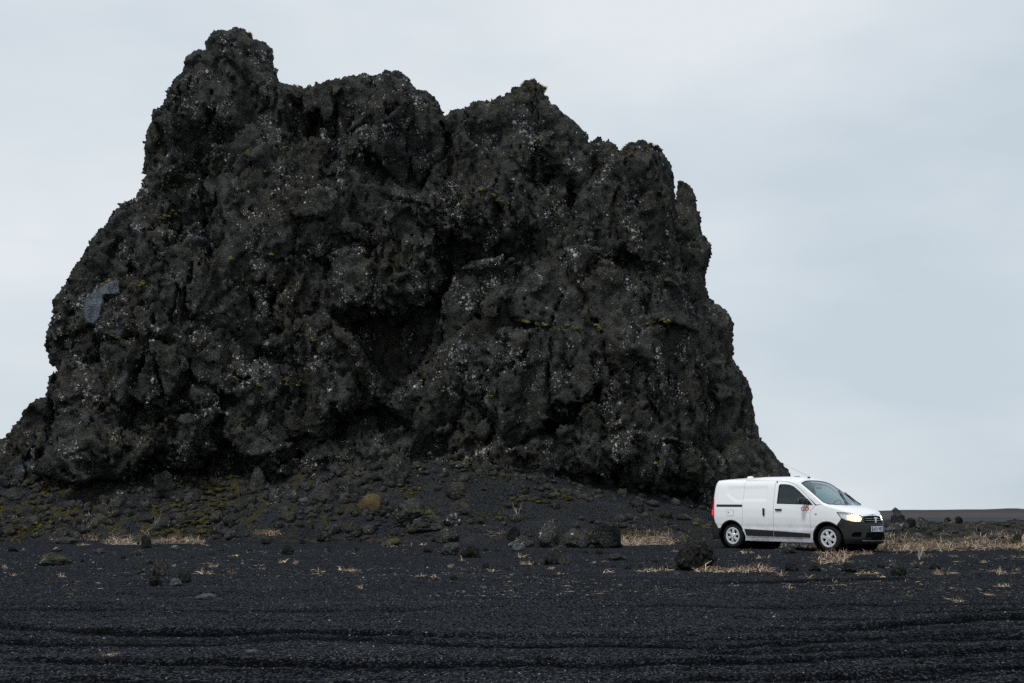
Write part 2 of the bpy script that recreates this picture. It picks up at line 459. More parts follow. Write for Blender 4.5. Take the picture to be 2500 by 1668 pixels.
NA, NY = 470, 620
aa = np.concatenate([np.linspace(-1.1, -0.47, 16, endpoint=False), np.linspace(-0.47, 0.47, NA - 32), np.linspace(0.47, 1.1, 17)[1:]])
NA = len(aa)
yy = np.exp(np.linspace(math.log(3.0), math.log(5000.0), NY))
A, Yg = np.meshgrid(aa, yy)
gx = (A * Yg).ravel(); gy = Yg.ravel()
gz = terrain(gx, gy)
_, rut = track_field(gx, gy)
gt = talus_t(gx, gy)
growth = ss(0.02, 0.3, gt) * np.interp(gx, [-30, -12, -6, -3, 2, 6, 9], [1, 1, 0.6, 0.2, 0.22, 0.25, 0.0])
growth = np.maximum(growth, 0.30 * ss(0.20, 0.26, gx / gy) * ss(37, 42, gy) * (1 - ss(90, 140, gy)))
straw = 0.5 * np.exp(-((gt - 0.03) / 0.05) ** 2) * (gt > 0)
straw = np.maximum(straw, 0.35 * ss(0.20, 0.26, gx / gy) * ss(40, 46, gy) * (1 - ss(90, 140, gy)))
idx = np.arange(NA * NY).reshape(NY, NA)
quads = np.stack([idx[:-1, :-1].ravel(), idx[:-1, 1:].ravel(), idx[1:, 1:].ravel(), idx[1:, :-1].ravel()], 1)
M_SAND = ground_material()
ground = mesh_np('ground', np.stack([gx, gy, gz], 1), quads, M_SAND, smooth=True,
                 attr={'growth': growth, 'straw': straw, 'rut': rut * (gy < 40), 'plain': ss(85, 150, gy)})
tag(ground, kind='structure')

# low hills along the horizon
hx = np.linspace(-2600, 2600, 420)
hill_prof = 9.2 + 2.2 * fbm(np.stack([hx * 0.004, 0 * hx, 0 * hx], 1), 4) + 1.1 * vnoise(np.stack([hx * 0.017, 0 * hx + 5, 0 * hx], 1)) \
    - 1.5 * ss(500, 250, hx) * ss(-200, 100, hx)
rows = [(1330, -0.5), (1370, 0.18), (1430, 0.45), (1500, 0.75), (1580, 1.0), (1700, 0.9), (2000, 0.2)]
hv = np.concatenate([np.stack([hx, np.full_like(hx, Y) + 25 * vnoise(np.stack([hx * 0.01, 0 * hx + k, 0 * hx], 1)),
                               np.where(f < 0, -1.0, f * (hill_prof + (1.2 * vnoise(np.stack([hx * 0.03, 0 * hx + 7 * k, 0 * hx], 1)) if 0 < k < 6 else 0)))], 1)
                     for k, (Y, f) in enumerate(rows)])
hi = np.arange(len(hv)).reshape(len(rows), -1)
hq = np.stack([hi[:-1, :-1].ravel(), hi[:-1, 1:].ravel(), hi[1:, 1:].ravel(), hi[1:, :-1].ravel()], 1)
nt = NT('far_hill')
hp = nt.n('ShaderNodeNewGeometry').outputs['Position']
hsep = nt.n('ShaderNodeSeparateXYZ'); nt.l(hp, hsep.inputs[0])
hm = nt.math('ADD', hsep.outputs[2], nt.math('MULTIPLY', nt.noise(hp, 0.012, 4, 0.6), 9.0))
nt.base(nt.mix(nt.step(hm, 7.0, 13.0), nt.mix(nt.step(nt.noise(hp, 0.006, 3), 0.45, 0.6), (0.052, 0.045, 0.046), (0.042, 0.040, 0.043)), (0.034, 0.034, 0.038)))
nt.set(rough=1.0, spec=0.1)
hills = mesh_np('hills', hv, hq, nt.m, smooth=True)
tag(hills, kind='structure')

# ------------------------------------------------------------------ the rock
import openvdb as vdb
OUT_MAIN = [(-60, 1500), (-60, 1180), (0, 1120), (43, 1069), (80, 1037), (101, 989), (138, 963), (154, 915), (138, 872), (128, 840), (144, 777), (149, 734), (176, 691), (213, 638),
    (261, 574), (300, 538), (323, 521), (357, 490), (363, 473), (369, 456), (365, 417), (362, 390), (363, 348), (375, 314), (394, 276), (415, 257),
    (430, 222), (457, 192), (459, 165), (476, 142), (516, 125), (518, 117), (545, 90), (568, 84), (581, 77), (606, 79), (618, 96), (648, 107), (662, 123),
    (667, 161), (677, 195), (706, 211), (725, 218), (774, 220), (809, 215), (836, 203), (855, 197), (889, 197), (924, 205), (947, 193), (977, 188),
    (989, 193), (1004, 207), (1027, 226), (1058, 241), (1077, 264), (1080, 287), (1086, 292), (1099, 278), (1126, 272), (1149, 261), (1180, 255), (1191, 265),
    (1209, 250), (1245, 246), (1256, 230), (1279, 213), (1298, 206), (1318, 211), (1329, 225), (1337, 253), (1344, 272), (1362, 274), (1364, 288),
    (1383, 297), (1409, 315), (1429, 337), (1438, 353), (1455, 351), (1475, 353), (1501, 364), (1517, 380), (1527, 378), (1528, 362), (1543, 358),
    (1570, 364), (1597, 380), (1628, 403), (1639, 418), (1647, 441), (1649, 477), (1652, 560), (1660, 640), (1682, 720), (1700, 800), (1716, 900),
    (1738, 1000), (1742, 1080), (1772, 1130), (1778, 1180), (1740, 1300), (1740, 1500)]
OUT_REAR = [(1500, 1500), (1500, 620), (1600, 520), (1650, 500), (1655, 474), (1657, 452), (1662, 438), (1674, 450), (1689, 468), (1700, 498), (1708, 529), (1714, 563),
    (1727, 594), (1735, 619), (1727, 651), (1721, 678), (1724, 700), (1732, 734), (1748, 742), (1766, 750), (1793, 793), (1787, 840), (1790, 870), (1798, 888), (1824, 910),
    (1838, 957), (1842, 990), (1846, 1021), (1862, 1074), (1888, 1117), (1915, 1149), (1940, 1185), (1965, 1260), (1965, 1500)]
OUT_LEFT = [(-400, 1500), (-400, 1150), (-300, 1100), (-200, 1112), (-120, 1075), (-60, 1090), (-25, 1078), (8, 1066), (22, 1068), (40, 1086), (70, 1076), (100, 1060), (130, 1500)]

# hollows (+) and bulges (-) on the face that looks at the camera: outline, depth in metres, softness of the rim
CARVE = [
    ([(795, 775), (850, 752), (905, 742), (960, 758), (1010, 748), (1062, 712), (1085, 690), (1088, 790), (1055, 890), (1000, 960), (945, 985), (900, 930), (870, 860), (815, 815)], 2.0, 0.5),
    ([(830, 1000), (880, 962), (950, 958), (1005, 1000), (1015, 1045), (960, 1075), (880, 1090), (800, 1110), (720, 1150), (660, 1170), (680, 1110), (760, 1050)], 2.0, 0.5),
    ([(1062, 620), (1100, 568), (1150, 590), (1200, 612), (1255, 600), (1305, 556), (1310, 600), (1270, 645), (1195, 655), (1130, 672), (1100, 745), (1062, 745)], 1.4, 0.4),
    ([(1225, 398), (1270, 412), (1320, 405), (1362, 380), (1375, 412), (1320, 445), (1255, 432)], 1.5, 0.4),
    ([(1188, 500), (1206, 484), (1222, 520), (1216, 560), (1190, 566)], 1.2, 0.25),
    ([(876, 345), (892, 350), (925, 400), (905, 410), (880, 400)], 0.9, 0.2),
    ([(380, 420), (420, 372), (475, 380), (482, 402), (430, 430), (385, 462)], 1.2, 0.4),
    ([(255, 700), (300, 640), (345, 610), (350, 640), (310, 680), (275, 720)], 0.7, 0.35),
    ([(555, 790), (590, 805), (640, 845), (690, 850), (700, 905), (640, 900), (580, 870)], 1.0, 0.35),
    ([(300, 1190), (420, 1090), (560, 1120), (680, 1120), (790, 1130), (790, 1230), (300, 1230)], 0.8, 0.6),
    ([(1480, 1212), (1580, 1182), (1700, 1172), (1725, 1250), (1500, 1250)], 1.5, 0.6),
    ([(1305, 1045), (1390, 1010), (1440, 960), (1478, 955), (1450, 1000), (1400, 1052), (1330, 1070)], 1.0, 0.3),
    ([(1215, 1088), (1270, 1070), (1290, 1090), (1240, 1105)], 0.6, 0.25),
    ([(1065, 250), (1100, 285), (1112, 360), (1100, 430), (1070, 430), (1075, 340)], 1.5, 0.4),
    ([(1388, 430), (1402, 430), (1420, 520), (1400, 525)], 0.9, 0.25),
    ([(1524, 350), (1534, 370), (1548, 480), (1532, 480)], 0.8, 0.15),
    ([(690, 200), (790, 215), (800, 300), (740, 350), (690, 320)], 1.3, 0.8),
    ([(930, 490), (990, 470), (1060, 500), (1075, 540), (1000, 520), (940, 520)], 0.9, 0.3),
    ([(735, 560), (800, 620), (810, 680), (740, 640), (700, 660)], 0.8, 0.35),
    ([(230, 1010), (300, 960), (420, 1010), (520, 1000), (520, 1030), (400, 1050), (260, 1060)], 0.9, 0.4),
    ([(880, 380), (1000, 370), (1060, 400), (1050, 430), (960, 440), (890, 440)], 0.8, 0.4),
    ([(620, 700), (650, 690), (690, 740), (660, 760)], 0.5, 0.2),
    ([(1690, 560), (1710, 640), (1735, 900), (1800, 1080), (1740, 1090), (1690, 900)], 1.0, 0.5),
    ([(478, 520), (520, 480), (530, 600), (545, 700), (525, 710), (500, 620)], 0.6, 0.25),
]
BULGE = [(905, 690, 110, 60, 0.5), (1020, 690, 70, 50, 0.7), (1000, 570, 95, 100, 0.7), (1290, 350, 90, 60, 0.9), (1180, 540, 95, 75, 0.8),
         (1450, 900, 260, 260, 1.3), (1150, 900, 140, 200, 0.6), (480, 800, 130, 200, 1.0), (640, 1000, 110, 110, 0.9), (470, 1075, 75, 70, 1.0),
         (250, 1090, 150, 80, 1.3), (1560, 1130, 130, 60, 0.9), (640, 540, 90, 180, 0.7), (820, 540, 90, 110, 0.6), (560, 180, 90, 90, 0.3), (940, 280, 90, 80, 0.5),
         (1250, 1150, 160, 70, 0.7), (380, 940, 80, 90, 0.6), (330, 780, 100, 110, 0.5)]

def sdf_poly(X, Z, poly):
    """positive inside"""
    P = np.array(poly, float); n = len(P)
    d = np.full(X.shape, 1e9); ins = np.zeros(X.shape, bool)
    for i in range(n):
        x0, z0 = P[i]; x1, z1 = P[(i + 1) % n]
        ex, ez = x1 - x0, z1 - z0
        t = np.clip(((X - x0) * ex + (Z - z0) * ez) / (ex * ex + ez * ez + 1e-12), 0, 1)
        d = np.minimum(d, (X - x0 - t * ex) ** 2 + (Z - z0 - t * ez) ** 2)
        c = ((z0 > Z) != (z1 > Z)) & (X < ex * (Z - z0) / (ez + 1e-12) + x0)
        ins ^= c
    d = np.sqrt(d)
    return np.where(ins, d, -d)

def px_poly(poly, Y): return [at_depth(a, b, Y) for a, b in poly]

def build_rock(name, outline, yc, Tf, Tb, R, mat, parent, vox=0.117, lean=0.15, carve=(), bulge=(), face=45.0, amp=1.0, sub=True, ymin=None, smooth=()):
    poly = px_poly(outline, yc)
    xs = [p[0] for p in poly]; zs = [p[1] for p in poly]
    x0, x1 = min(xs) - 1.2, max(xs) + 1.2; z0, z1 = -0.6, max(zs) + 1.2
    y0, y1 = yc - Tf - 3.0, yc + Tb + 1.6
    gx = np.arange(x0, x1, vox); gzv = np.arange(z0, z1, vox); gyv = np.arange(y0, y1, vox)
    X, Z = np.meshgrid(gx, gzv, indexing='ij'); o = np.zeros(X.size)
    # ragged outline: warp the 2D lookup a little
    f2 = np.stack([X.ravel(), Z.ravel(), o], 1)
    wx = (0.17 * fbm(f2 * 1.7, 4, 0.6) + 0.09 * fbm(f2 * 5 + 3, 2, 0.7, True)).reshape(X.shape) * amp
    wz = (0.17 * fbm(f2 * 1.7 + 40, 4, 0.6) + 0.09 * fbm(f2 * 5 + 50, 2, 0.7, True)).reshape(X.shape) * amp
    D = sdf_poly(X + wx, Z + wz, poly)
    t = np.clip(D / R, 0, 1)
    prof = np.sqrt(np.maximum(1 - (1 - t) ** 2, 0))
    yF = yc - Tf * prof + lean * np.maximum(Z - 1.0, 0) * np.clip(t * 2, 0, 1)
    yB = yc + Tb * prof
    w2x = (0.45 * fbm(f2 * 0.8 + 11, 4)).reshape(X.shape); w2z = (0.45 * fbm(f2 * 0.8 + 61, 4)).reshape(X.shape)
    for pl, depth, soft in carve:
        d = sdf_poly(X + w2x * 0.5, Z + w2z * 0.5, px_poly(pl, face))
        yF = yF + depth * ss(-soft * 0.4, soft, d)
    for bx, bz, rx, rz, h in bulge:
        cx, cz = at_depth(bx, bz, face); k = face / FPX
        q = ((X + w2x - cx) / (rx * k)) ** 2 + ((Z + w2z - cz) / (rz * k)) ** 2
        yF = yF - h * np.sqrt(np.clip(1 - q * 0.8, 0, 1))
    yF = np.minimum(yF, yB - 0.05)
    if ymin is not None: yF = np.maximum(yF, ymin)
    gFx, gFz = np.gradient(yF, vox); gF = 1 / np.sqrt(1 + gFx ** 2 + gFz ** 2)
    gBx, gBz = np.gradient(yB, vox); gB = 1 / np.sqrt(1 + gBx ** 2 + gBz ** 2)
    gF = np.clip(gF, 0.25, 1); gB = np.clip(gB, 0.25, 1)
    Yv = gyv[None, :, None]
    F = np.maximum((yF[:, None, :] - Yv) * gF[:, None, :], (Yv - yB[:, None, :]) * gB[:, None, :]).astype(np.float32)
    F = np.maximum(F, -D[:, None, :].astype(np.float32))
    band = (np.abs(F) < 1.05) & (gyv < yc + 0.4)[None, :, None]
    I = np.argwhere(band)
    P = np.stack([x0 + I[:, 0] * vox, y0 + I[:, 1] * vox, z0 + I[:, 2] * vox], 1).astype(np.float32)
    W = np.stack([vnoise(P * 0.7 + 5), vnoise(P * 0.7 + 25), vnoise(P * 0.7 + 45)], 1)
    Q = P + 0.5 * W
    a1, b1 = worley(Q * np.array([0.50, 0.50, 0.27], np.float32))
    lump = 0.55 - a1 + 0.25 * np.minimum(b1 - a1, 0.35)
    h1, e1 = facets((Q + 0.15 * W) * np.array([0.62, 0.62, 0.26], np.float32) + 21)
    h2, e2 = facets((Q + 0.10 * W) * np.array([1.35, 1.35, 0.62], np.float32) + 7)
    h3, e3 = facets((Q + 0.08 * W) * np.array([2.9, 2.9, 1.9], np.float32) + 3)
    disp = 0.36 * lump + 0.66 * h1 - 0.55 * (1 - ss(0.0, 0.09, e1)) + 0.27 * h2 - 0.28 * (1 - ss(0.0, 0.11, e2)) + 0.06 * h3 - 0.08 * (1 - ss(0.0, 0.14, e3)) + 0.10 * fbm(Q * np.array([1.6, 1.6, 0.9], np.float32) + 3, 4, 0.55, True)
    # upright ribs, strongest on the left half and the crest
    rb = 1 - 2.2 * np.abs(vnoise((Q + 0.15 * W) * np.array([1.25, 0.8, 0.20], np.float32) + 55))
    wr = 0.35 + 0.65 * ss(3.0, -3.0, P[:, 0]) + 0.4 * ss(10, 14, P[:, 2])
    disp = disp + wr * 0.17 * rb
    # steep joints
    for fx_, ph, wd, dp in ((0.80, 91, 0.055, 0.75), (1.45, 131, 0.060, 0.5)):
        j = np.abs(vnoise((P + 0.30 * W) * np.array([fx_, fx_ * 0.45, 0.085], np.float32) + ph))
        disp -= dp * (1 - ss(0.0, wd, j)) * ss(-0.35, 0.25, vnoise(P * 0.33 + ph)) * np.minimum(wr, 1)
    sm = np.ones(len(P), np.float32)
    for (sx, sz, rx, rz) in smooth: sm *= 1 - 0.85 * ss(1.25, 0.8, ((P[:, 0] - sx) / rx) ** 2 + ((P[:, 2] - sz) / rz) ** 2).astype(np.float32)
    edge = np.clip(D[I[:, 0], I[:, 2]] / 1.2, 0.22, 1)          # keep the skyline where it belongs
    F[band] -= (disp * edge * amp * sm).astype(np.float32)
    grid = vdb.FloatGrid(background=2.0)
    grid.copyFromArray(np.ascontiguousarray(np.clip(F, -2, 2)))
    pts, q4 = grid.convertToQuads(0.0)
    V = pts.astype(np.float64) * vox + np.array([x0, y0, z0])
    q4 = q4[:, ::-1].astype(np.int64)
    # keep what the place can show, drop the buried foot
    cen = V[q4].mean(1)
    q4 = q4[cen[:, 2] > -0.3]
    lab = np.arange(len(V))                                   # keep the one connected mass: no loose crumbs, no bubbles inside
    for _ in range(200):
        m = lab[q4].min(1); new = lab.copy()
        for k in range(4): np.minimum.at(new, q4[:, k], m)
        new = new[new]
        if (new == lab).all(): break
        lab = new
    big_ = np.bincount(lab[q4[:, 0]]).argmax()
    q4 = q4[lab[q4[:, 0]] == big_]
    nq = np.cross(V[q4[:, 2]] - V[q4[:, 0]], V[q4[:, 3]] - V[q4[:, 1]])
    cen = V[q4].mean(1)
    nq /= np.linalg.norm(nq, axis=1, keepdims=True) + 1e-12
    hid = (nq[:, 1] > 0.30) | ((cen[:, 1] > yc + 0.6) & (nq[:, 1] > 0))   # what is turned away stays coarse
    coarse = q4[hid]; q4 = q4[~hid]
    if sub:
        e = np.sort(np.concatenate([q4[:, [0, 1]], q4[:, [1, 2]], q4[:, [2, 3]], q4[:, [3, 0]]]), 1)
        key = e[:, 0] * (len(V) + 1) + e[:, 1]
        u, first, inv = np.unique(key, return_index=True, return_inverse=True)
        mid = V[e[first]].mean(1); fc = V[q4].mean(1)
        n0 = len(V); m = len(q4)
        mi = inv.reshape(4, m).T + n0; ci = np.arange(m) + n0 + len(mid)
        V = np.concatenate([V, mid, fc])
        q4 = np.concatenate([np.stack([q4[:, k], mi[:, k], ci, mi[:, (k - 1) % 4]], 1) for k in range(4)])
    q4 = np.concatenate([q4, coarse])
    used, q4 = np.unique(q4, return_inverse=True); q4 = q4.reshape(-1, 4); V = V[used]
    N = vnormals(V, q4)
    Pf = V.astype(np.float32)
    h4, e4 = facets(Pf * 4.6 + 0.35 * np.stack([vnoise(Pf * 3), vnoise(Pf * 3 + 9), vnoise(Pf * 3 + 19)], 1))
    d = 0.080 * h4 - 0.070 * (1 - ss(0.0, 0.18, e4)) + 0.05 * fbm(Pf * 5.0, 3, 0.6, True) + 0.028 * vnoise(Pf * 15)
    rough = 0.55 + 0.6 * ss(-0.3, 0.4, vnoise(Pf * 0.5 + 31))
    for (sx, sz, rx, rz) in smooth: rough = rough * (1 - 0.85 * ss(1.2, 0.85, ((V[:, 0] - sx) / rx) ** 2 + ((V[:, 2] - sz) / rz) ** 2))
    V = V + N * (d * rough * amp)[:, None]
    o = mesh_np(name, V, q4, mat, parent, smooth=False)
    return o, V, vnormals(V, q4)

def vnormals(V, q4):
    n = np.cross(V[q4[:, 2]] - V[q4[:, 0]], V[q4[:, 3]] - V[q4[:, 1]])
    N = np.zeros_like(V)
    for k in range(4):
        for c in range(3):
            N[:, c] += np.bincount(q4[:, k], n[:, c], len(V))
    return N / (np.linalg.norm(N, axis=1, keepdims=True) + 1e-9)

def patch(px, py, w, h, ang, col, Y=46.0):
    X, Z = at_depth(px, py, Y)
    return (X, Y, Z, w * Y / FPX, h * Y / FPX, ang, col)
BLUE = (0.135, 0.165, 0.195)
M_ROCK = rock_material('lava_rock', 1.0, 0.22, 0.5, patches=[
    patch(229, 750, 25, 46, 0.12, BLUE), patch(266, 702, 36, 17, 0.5, BLUE), patch(325, 556, 14, 9, 0.4, BLUE), patch(515, 592, 14, 7, 0.1, (0.10, 0.125, 0.15)),
    patch(318, 826, 18, 14, 0.6, (0.075, 0.085, 0.09)), patch(1207, 1000, 30, 13, -0.8, (0.17, 0.165, 0.165)), patch(80, 1135, 14, 30, -0.3, (0.075, 0.09, 0.11))])
M_ROCK_REAR = rock_material('rear_lava_rock', 0.45, 0.12, 0.3)

rock = empty('sea_stack', (-3.0, 48.0, 0.2))
tag(rock, 'huge craggy black lava rock stack speckled with pale lichen', 'rock')
PI_OFF = Matrix.Translation((3.0, -48.0, -0.2))
face, RV, RN = build_rock('main_face', OUT_MAIN, 48.5, 4.3, 3.0, 4.6, M_ROCK, rock, carve=CARVE, bulge=BULGE, face=45.5,
    smooth=[(*at_depth(229, 750, 46.0), 0.42, 0.75), (*at_depth(266, 702, 46.0), 0.5, 0.35)])
rear, RV2, RN2 = build_rock('rear_ridge', OUT_REAR, 51.5, 2.2, 2.0, 2.6, M_ROCK_REAR, rock, vox=0.15, lean=0.03, amp=0.75)
left, RV3, RN3 = build_rock('low_shoulder', OUT_LEFT, 49.0, 2.2, 2.0, 2.2, M_ROCK, rock, vox=0.14, lean=0.1, amp=0.8)
for o in (face, rear, left):
    o.matrix_parent_inverse = PI_OFF

# ------------------------------------------------------------------ the van
def catmull(pts, per=14):
    P = np.array(pts, float); out = []
    Q = np.vstack([2 * P[0] - P[1], P, 2 * P[-1] - P[-2]])
    for i in range(1, len(Q) - 2):
        p0, p1, p2, p3 = Q[i - 1:i + 3]
        for k in range(per):
            t = k / per
            out.append(0.5 * ((2 * p1) + (-p0 + p2) * t + (2 * p0 - 5 * p1 + 4 * p2 - p3) * t * t + (-p0 + 3 * p1 - 3 * p2 + p3) * t ** 3))
    out.append(P[-1])
    return np.array(out)

PLAN = catmull([(-0.730, 0), (-0.728, 0.25), (-0.72, 0.55), (-0.705, 0.70), (-0.66, 0.795), (-0.56, 0.845), (-0.3, 0.866), (0.5, 0.875), (1.4, 0.877), (2.2, 0.875),
                (2.75, 0.866), (3.05, 0.838), (3.28, 0.775), (3.43, 0.665), (3.53, 0.52), (3.59, 0.35), (3.622, 0.17), (3.63, 0)])
_seg = np.linalg.norm(np.diff(PLAN, axis=0), axis=1)
PU = np.concatenate([[0], np.cumsum(_seg)])
_tan = np.gradient(PLAN, PU, axis=0); _tan /= np.linalg.norm(_tan, axis=1, keepdims=True)
PN = np.stack([-_tan[:, 1], _tan[:, 0]], 1)          # outward for the half with y > 0
_side = np.argmax(PLAN[:, 0] > -0.60)
def uX(x): return float(np.interp(x, PLAN[_side:, 0], PU[_side:]))
def uY(y):
    m = PLAN[:, 0] > 2.9
    return float(np.interp(-y, -PLAN[m, 1], PU[m]))
def uR(y):
    m = (PLAN[:, 0] < -0.5)
    return float(np.interp(y, PLAN[m, 1], PU[m]))
UEND = PU[-1]

OS = np.array([(0.15, .07), (0.22, .045), (0.30, .022), (0.45, .008), (0.62, 0.0), (0.80, -.006), (0.98, 0.0), (1.06, .010), (1.14, .022), (1.30, .05), (1.48, .085), (1.58, .108), (1.65, .135), (1.70, .175), (1.735, .235), (1.76, .31)])
OF = np.array([(0.15, .14), (0.20, .08), (0.27, .015), (0.32, 0.0), (0.45, .012), (0.55, .018), (0.64, .03), (0.72, .05), (0.80, .075), (0.86, .105), (0.90, .15), (0.94, .22), (1.0, .36), (1.76, .9)])
OR = np.array([(0.15, .08), (0.25, .03), (0.40, 0.0), (0.60, .0), (0.66, .03), (1.0, .045), (1.3, .07), (1.5, .10), (1.62, .15), (1.70, .22), (1.76, .33)])
def surf(u, z, off=0.0):
    """outer skin of the half body with y > 0; off > 0 lies proud of it"""
    u = np.asarray(u, float); z = np.asarray(z, float)
    u = np.clip(u, 0, UEND)
    px = np.interp(u, PU, PLAN[:, 0]); py = np.interp(u, PU, PLAN[:, 1])
    nx = np.interp(u, PU, PN[:, 0]); ny = np.interp(u, PU, PN[:, 1])
    L = np.sqrt(nx * nx + ny * ny); nx, ny = nx / L, ny / L
    o = ny ** 2 * np.interp(z, OS[:, 0], OS[:, 1]) + np.where(nx > 0, nx ** 2 * np.interp(z, OF[:, 0], OF[:, 1]), nx ** 2 * np.interp(z, OR[:, 0], OR[:, 1]))
    # pressed panel in the windowless side
    X = px
    e = np.maximum(np.abs(X - 0.47) - 0.62, np.abs(z - 1.36 - 0.02 * X) - 0.17)
    low = ss(-0.35, 0.1, X)          # the pressing curves up towards the rear
    e = np.maximum(e, (1.50 - 0.34 * np.sqrt(np.clip((X + 0.22) / 0.45, 0, 1))) - z)
    o = o + 0.012 * (1 - ss(-0.012, 0.012, e)) * (ny > 0.9)
    # shallow crease low on the doors
    o = o + 0.008 * np.exp(-((z - 0.56) / 0.03) ** 2) * (ny > 0.95)
    y = np.maximum(py - ny * (o - off), 0.0)
    return np.stack([px - nx * (o - off), np.where(py < 1e-6, 0, y), z], -1)

TOPX = [(-0.75, 1.700), (-0.55, 1.715), (-0.3, 1.728), (0.2, 1.742), (0.8, 1.75), (1.3, 1.748), (1.6, 1.735), (1.80, 1.705), (1.95, 1.64), (2.2, 1.475), (2.5, 1.262), (2.68, 1.13), (2.78, 1.075), (2.95, 1.035), (3.15, .985), (3.3, .945), (3.45, .905), (3.56, .880), (3.63, .868)]
CENX = [(-0.75, 1.715), (-0.55, 1.752), (-0.3, 1.772), (0.2, 1.797), (0.8, 1.812), (1.3, 1.812), (1.6, 1.798), (1.80, 1.768), (1.95, 1.70), (2.2, 1.545), (2.5, 1.365), (2.75, 1.215), (2.93, 1.105), (2.99, 1.085), (3.15, 1.050), (3.3, 1.005), (3.42, .95), (3.50, .91), (3.56, .885), (3.63, .868)]
TOPX = np.array(TOPX); CENX = np.array(CENX)
def zTop(u):
    return np.interp(np.interp(u, PU, PLAN[:, 0]), TOPX[:, 0], TOPX[:, 1])
def top(u, v, off=0.0):
    """roof / windscreen / bonnet: u along the body, v from -1 to 1 across"""
    u = np.asarray(u, float); v = np.asarray(v, float)
    e = surf(u, zTop(u)); zc = np.interp(e[..., 0], CENX[:, 0], CENX[:, 1]); zc = np.maximum(zc, e[..., 2])
    w = 1 - np.abs(v) ** 2.6
    return np.stack([e[..., 0], e[..., 1] * v, e[..., 2] + (zc - e[..., 2]) * w + off], -1)

def cdt(outline, holes=(), res=0.05):
    """triangulate a 2-D outline with holes, filled with a grid of inner points"""
    def dens(pl):
        out = []
        for i in range(len(pl)):
            a = np.array(pl[i], float); b = np.array(pl[(i + 1) % len(pl)], float)
            n = max(1, int(np.ceil(np.linalg.norm(b - a) / res)))
            out += [a + (b - a) * k / n for k in range(n)]
        return out
    loops = [dens(outline)] + [dens(h) for h in holes]
    pts, edges = [], []
    for lp in loops:
        s = len(pts); pts += [Vector(p) for p in lp]
        edges += [(s + i, s + (i + 1) % len(lp)) for i in range(len(lp))]
    O = np.array(outline, float)
    gx, gz = np.meshgrid(np.arange(O[:, 0].min() + res / 2, O[:, 0].max(), res), np.arange(O[:, 1].min() + res / 2, O[:, 1].max(), res))
    ok = sdf_poly(gx, gz, outline) > res * 0.35
    for h in holes: ok &= sdf_poly(gx, gz, h) < -res * 0.35
    pts += [Vector((a, b)) for a, b in zip(gx[ok], gz[ok])]
    v, _, f, *_r = delaunay_2d_cdt(pts, edges, [], 0, 1e-6)
    V = np.array([tuple(p) for p in v]); Fc = np.array([t for t in f if len(t) == 3])
    c = V[Fc].mean(1)
    keep = sdf_poly(c[:, 0], c[:, 1], outline) > 0
    for h in holes: keep &= sdf_poly(c[:, 0], c[:, 1], h) < 0
    return V, Fc[keep]

def shell(V3, F, thick, inward):
    """give a sheet thickness: inward = unit vectors"""
    n = len(V3)
    V = np.concatenate([V3, V3 + inward * thick])
    e = np.sort(np.concatenate([F[:, [0, 1]], F[:, [1, 2]], F[:, [2, 0]]]), 1)
    u, cnt = np.unique(e, axis=0, return_counts=True); b = u[cnt == 1]
    side = np.concatenate([np.stack([b[:, 0], b[:, 1], b[:, 1] + n], 1), np.stack([b[:, 0], b[:, 1] + n, b[:, 0] + n], 1)])
    return V, np.concatenate([F, F[:, ::-1] + n, side])

def fix_normals(o):
    bm = bmesh.new(); bm.from_mesh(o.data); bmesh.ops.recalc_face_normals(bm, faces=bm.faces); bm.to_mesh(o.data); bm.free()

def skin(name, mat, parent, outline, holes=(), side=-1, off=0.0, thick=0.012, res=0.045, both=False, smooth=True):
    """a panel of the body skin, drawn in (u, z); side -1 is the right-hand side of the van"""
    V2, F = cdt(outline, holes, res)
    P = surf(V2[:, 0], V2[:, 1], off)
    Q = surf(V2[:, 0], V2[:, 1], off - 1.0)
    inw = Q - P; inw /= np.linalg.norm(inw, axis=1, keepdims=True) + 1e-9
    V, Fs = shell(P, F, thick, inw)
    sets = []
    for s in ((-1, 1) if both else (side,)):
        W = V.copy(); W[:, 1] *= s; sets.append(W)
    if both:
        VV = np.concatenate(sets); FF = np.concatenate([Fs, Fs + len(V)])
    else: VV, FF = sets[0], Fs
    o = mesh_np(name, VV, FF, mat, parent, smooth=False); fix_normals(o)
    if smooth: smooth_by_angle(o)
    return o

def smooth_by_angle(o, ang=35):
    me = o.data
    me.polygons.foreach_set('use_smooth', np.ones(len(me.polygons), bool))
    bm = bmesh.new(); bm.from_mesh(me)
    for e in bm.edges:
        if len(e.link_faces) == 2 and e.calc_face_angle(0) > math.radians(ang): e.smooth = False
    bm.to_mesh(me); bm.free()

def skin_top(name, mat, parent, outline, holes=(), off=0.0, thick=0.012, res=0.05):
    V2, F = cdt(outline, holes, res)
    P = top(V2[:, 0], V2[:, 1], off)
    inw = np.tile(np.array([[-0.25, 0, -0.97]]), (len(P), 1))
    V, Fs = shell(P, F, thick, inw)
    o = mesh_np(name, V, Fs, mat, parent); fix_normals(o); smooth_by_angle(o)
    return o

def box(bm, c, s, rot=None):
    m = Matrix.Translation(c) @ (rot.to_4x4() if rot else Matrix.Identity(4)) @ Matrix.Diagonal((*s, 1))
    return bmesh.ops.create_cube(bm, size=1.0, matrix=m)['verts']

def bevelled(name, mat, parent, boxes, bev=0.01, seg=2):
    bm = bmesh.new()
    for b in boxes: box(bm, *b)
    bmesh.ops.bevel(bm, geom=bm.edges[:] , offset=bev, segments=seg, affect='EDGES', profile=0.5)
    o = bm_obj(name, bm, mat, parent); smooth_by_angle(o); return o

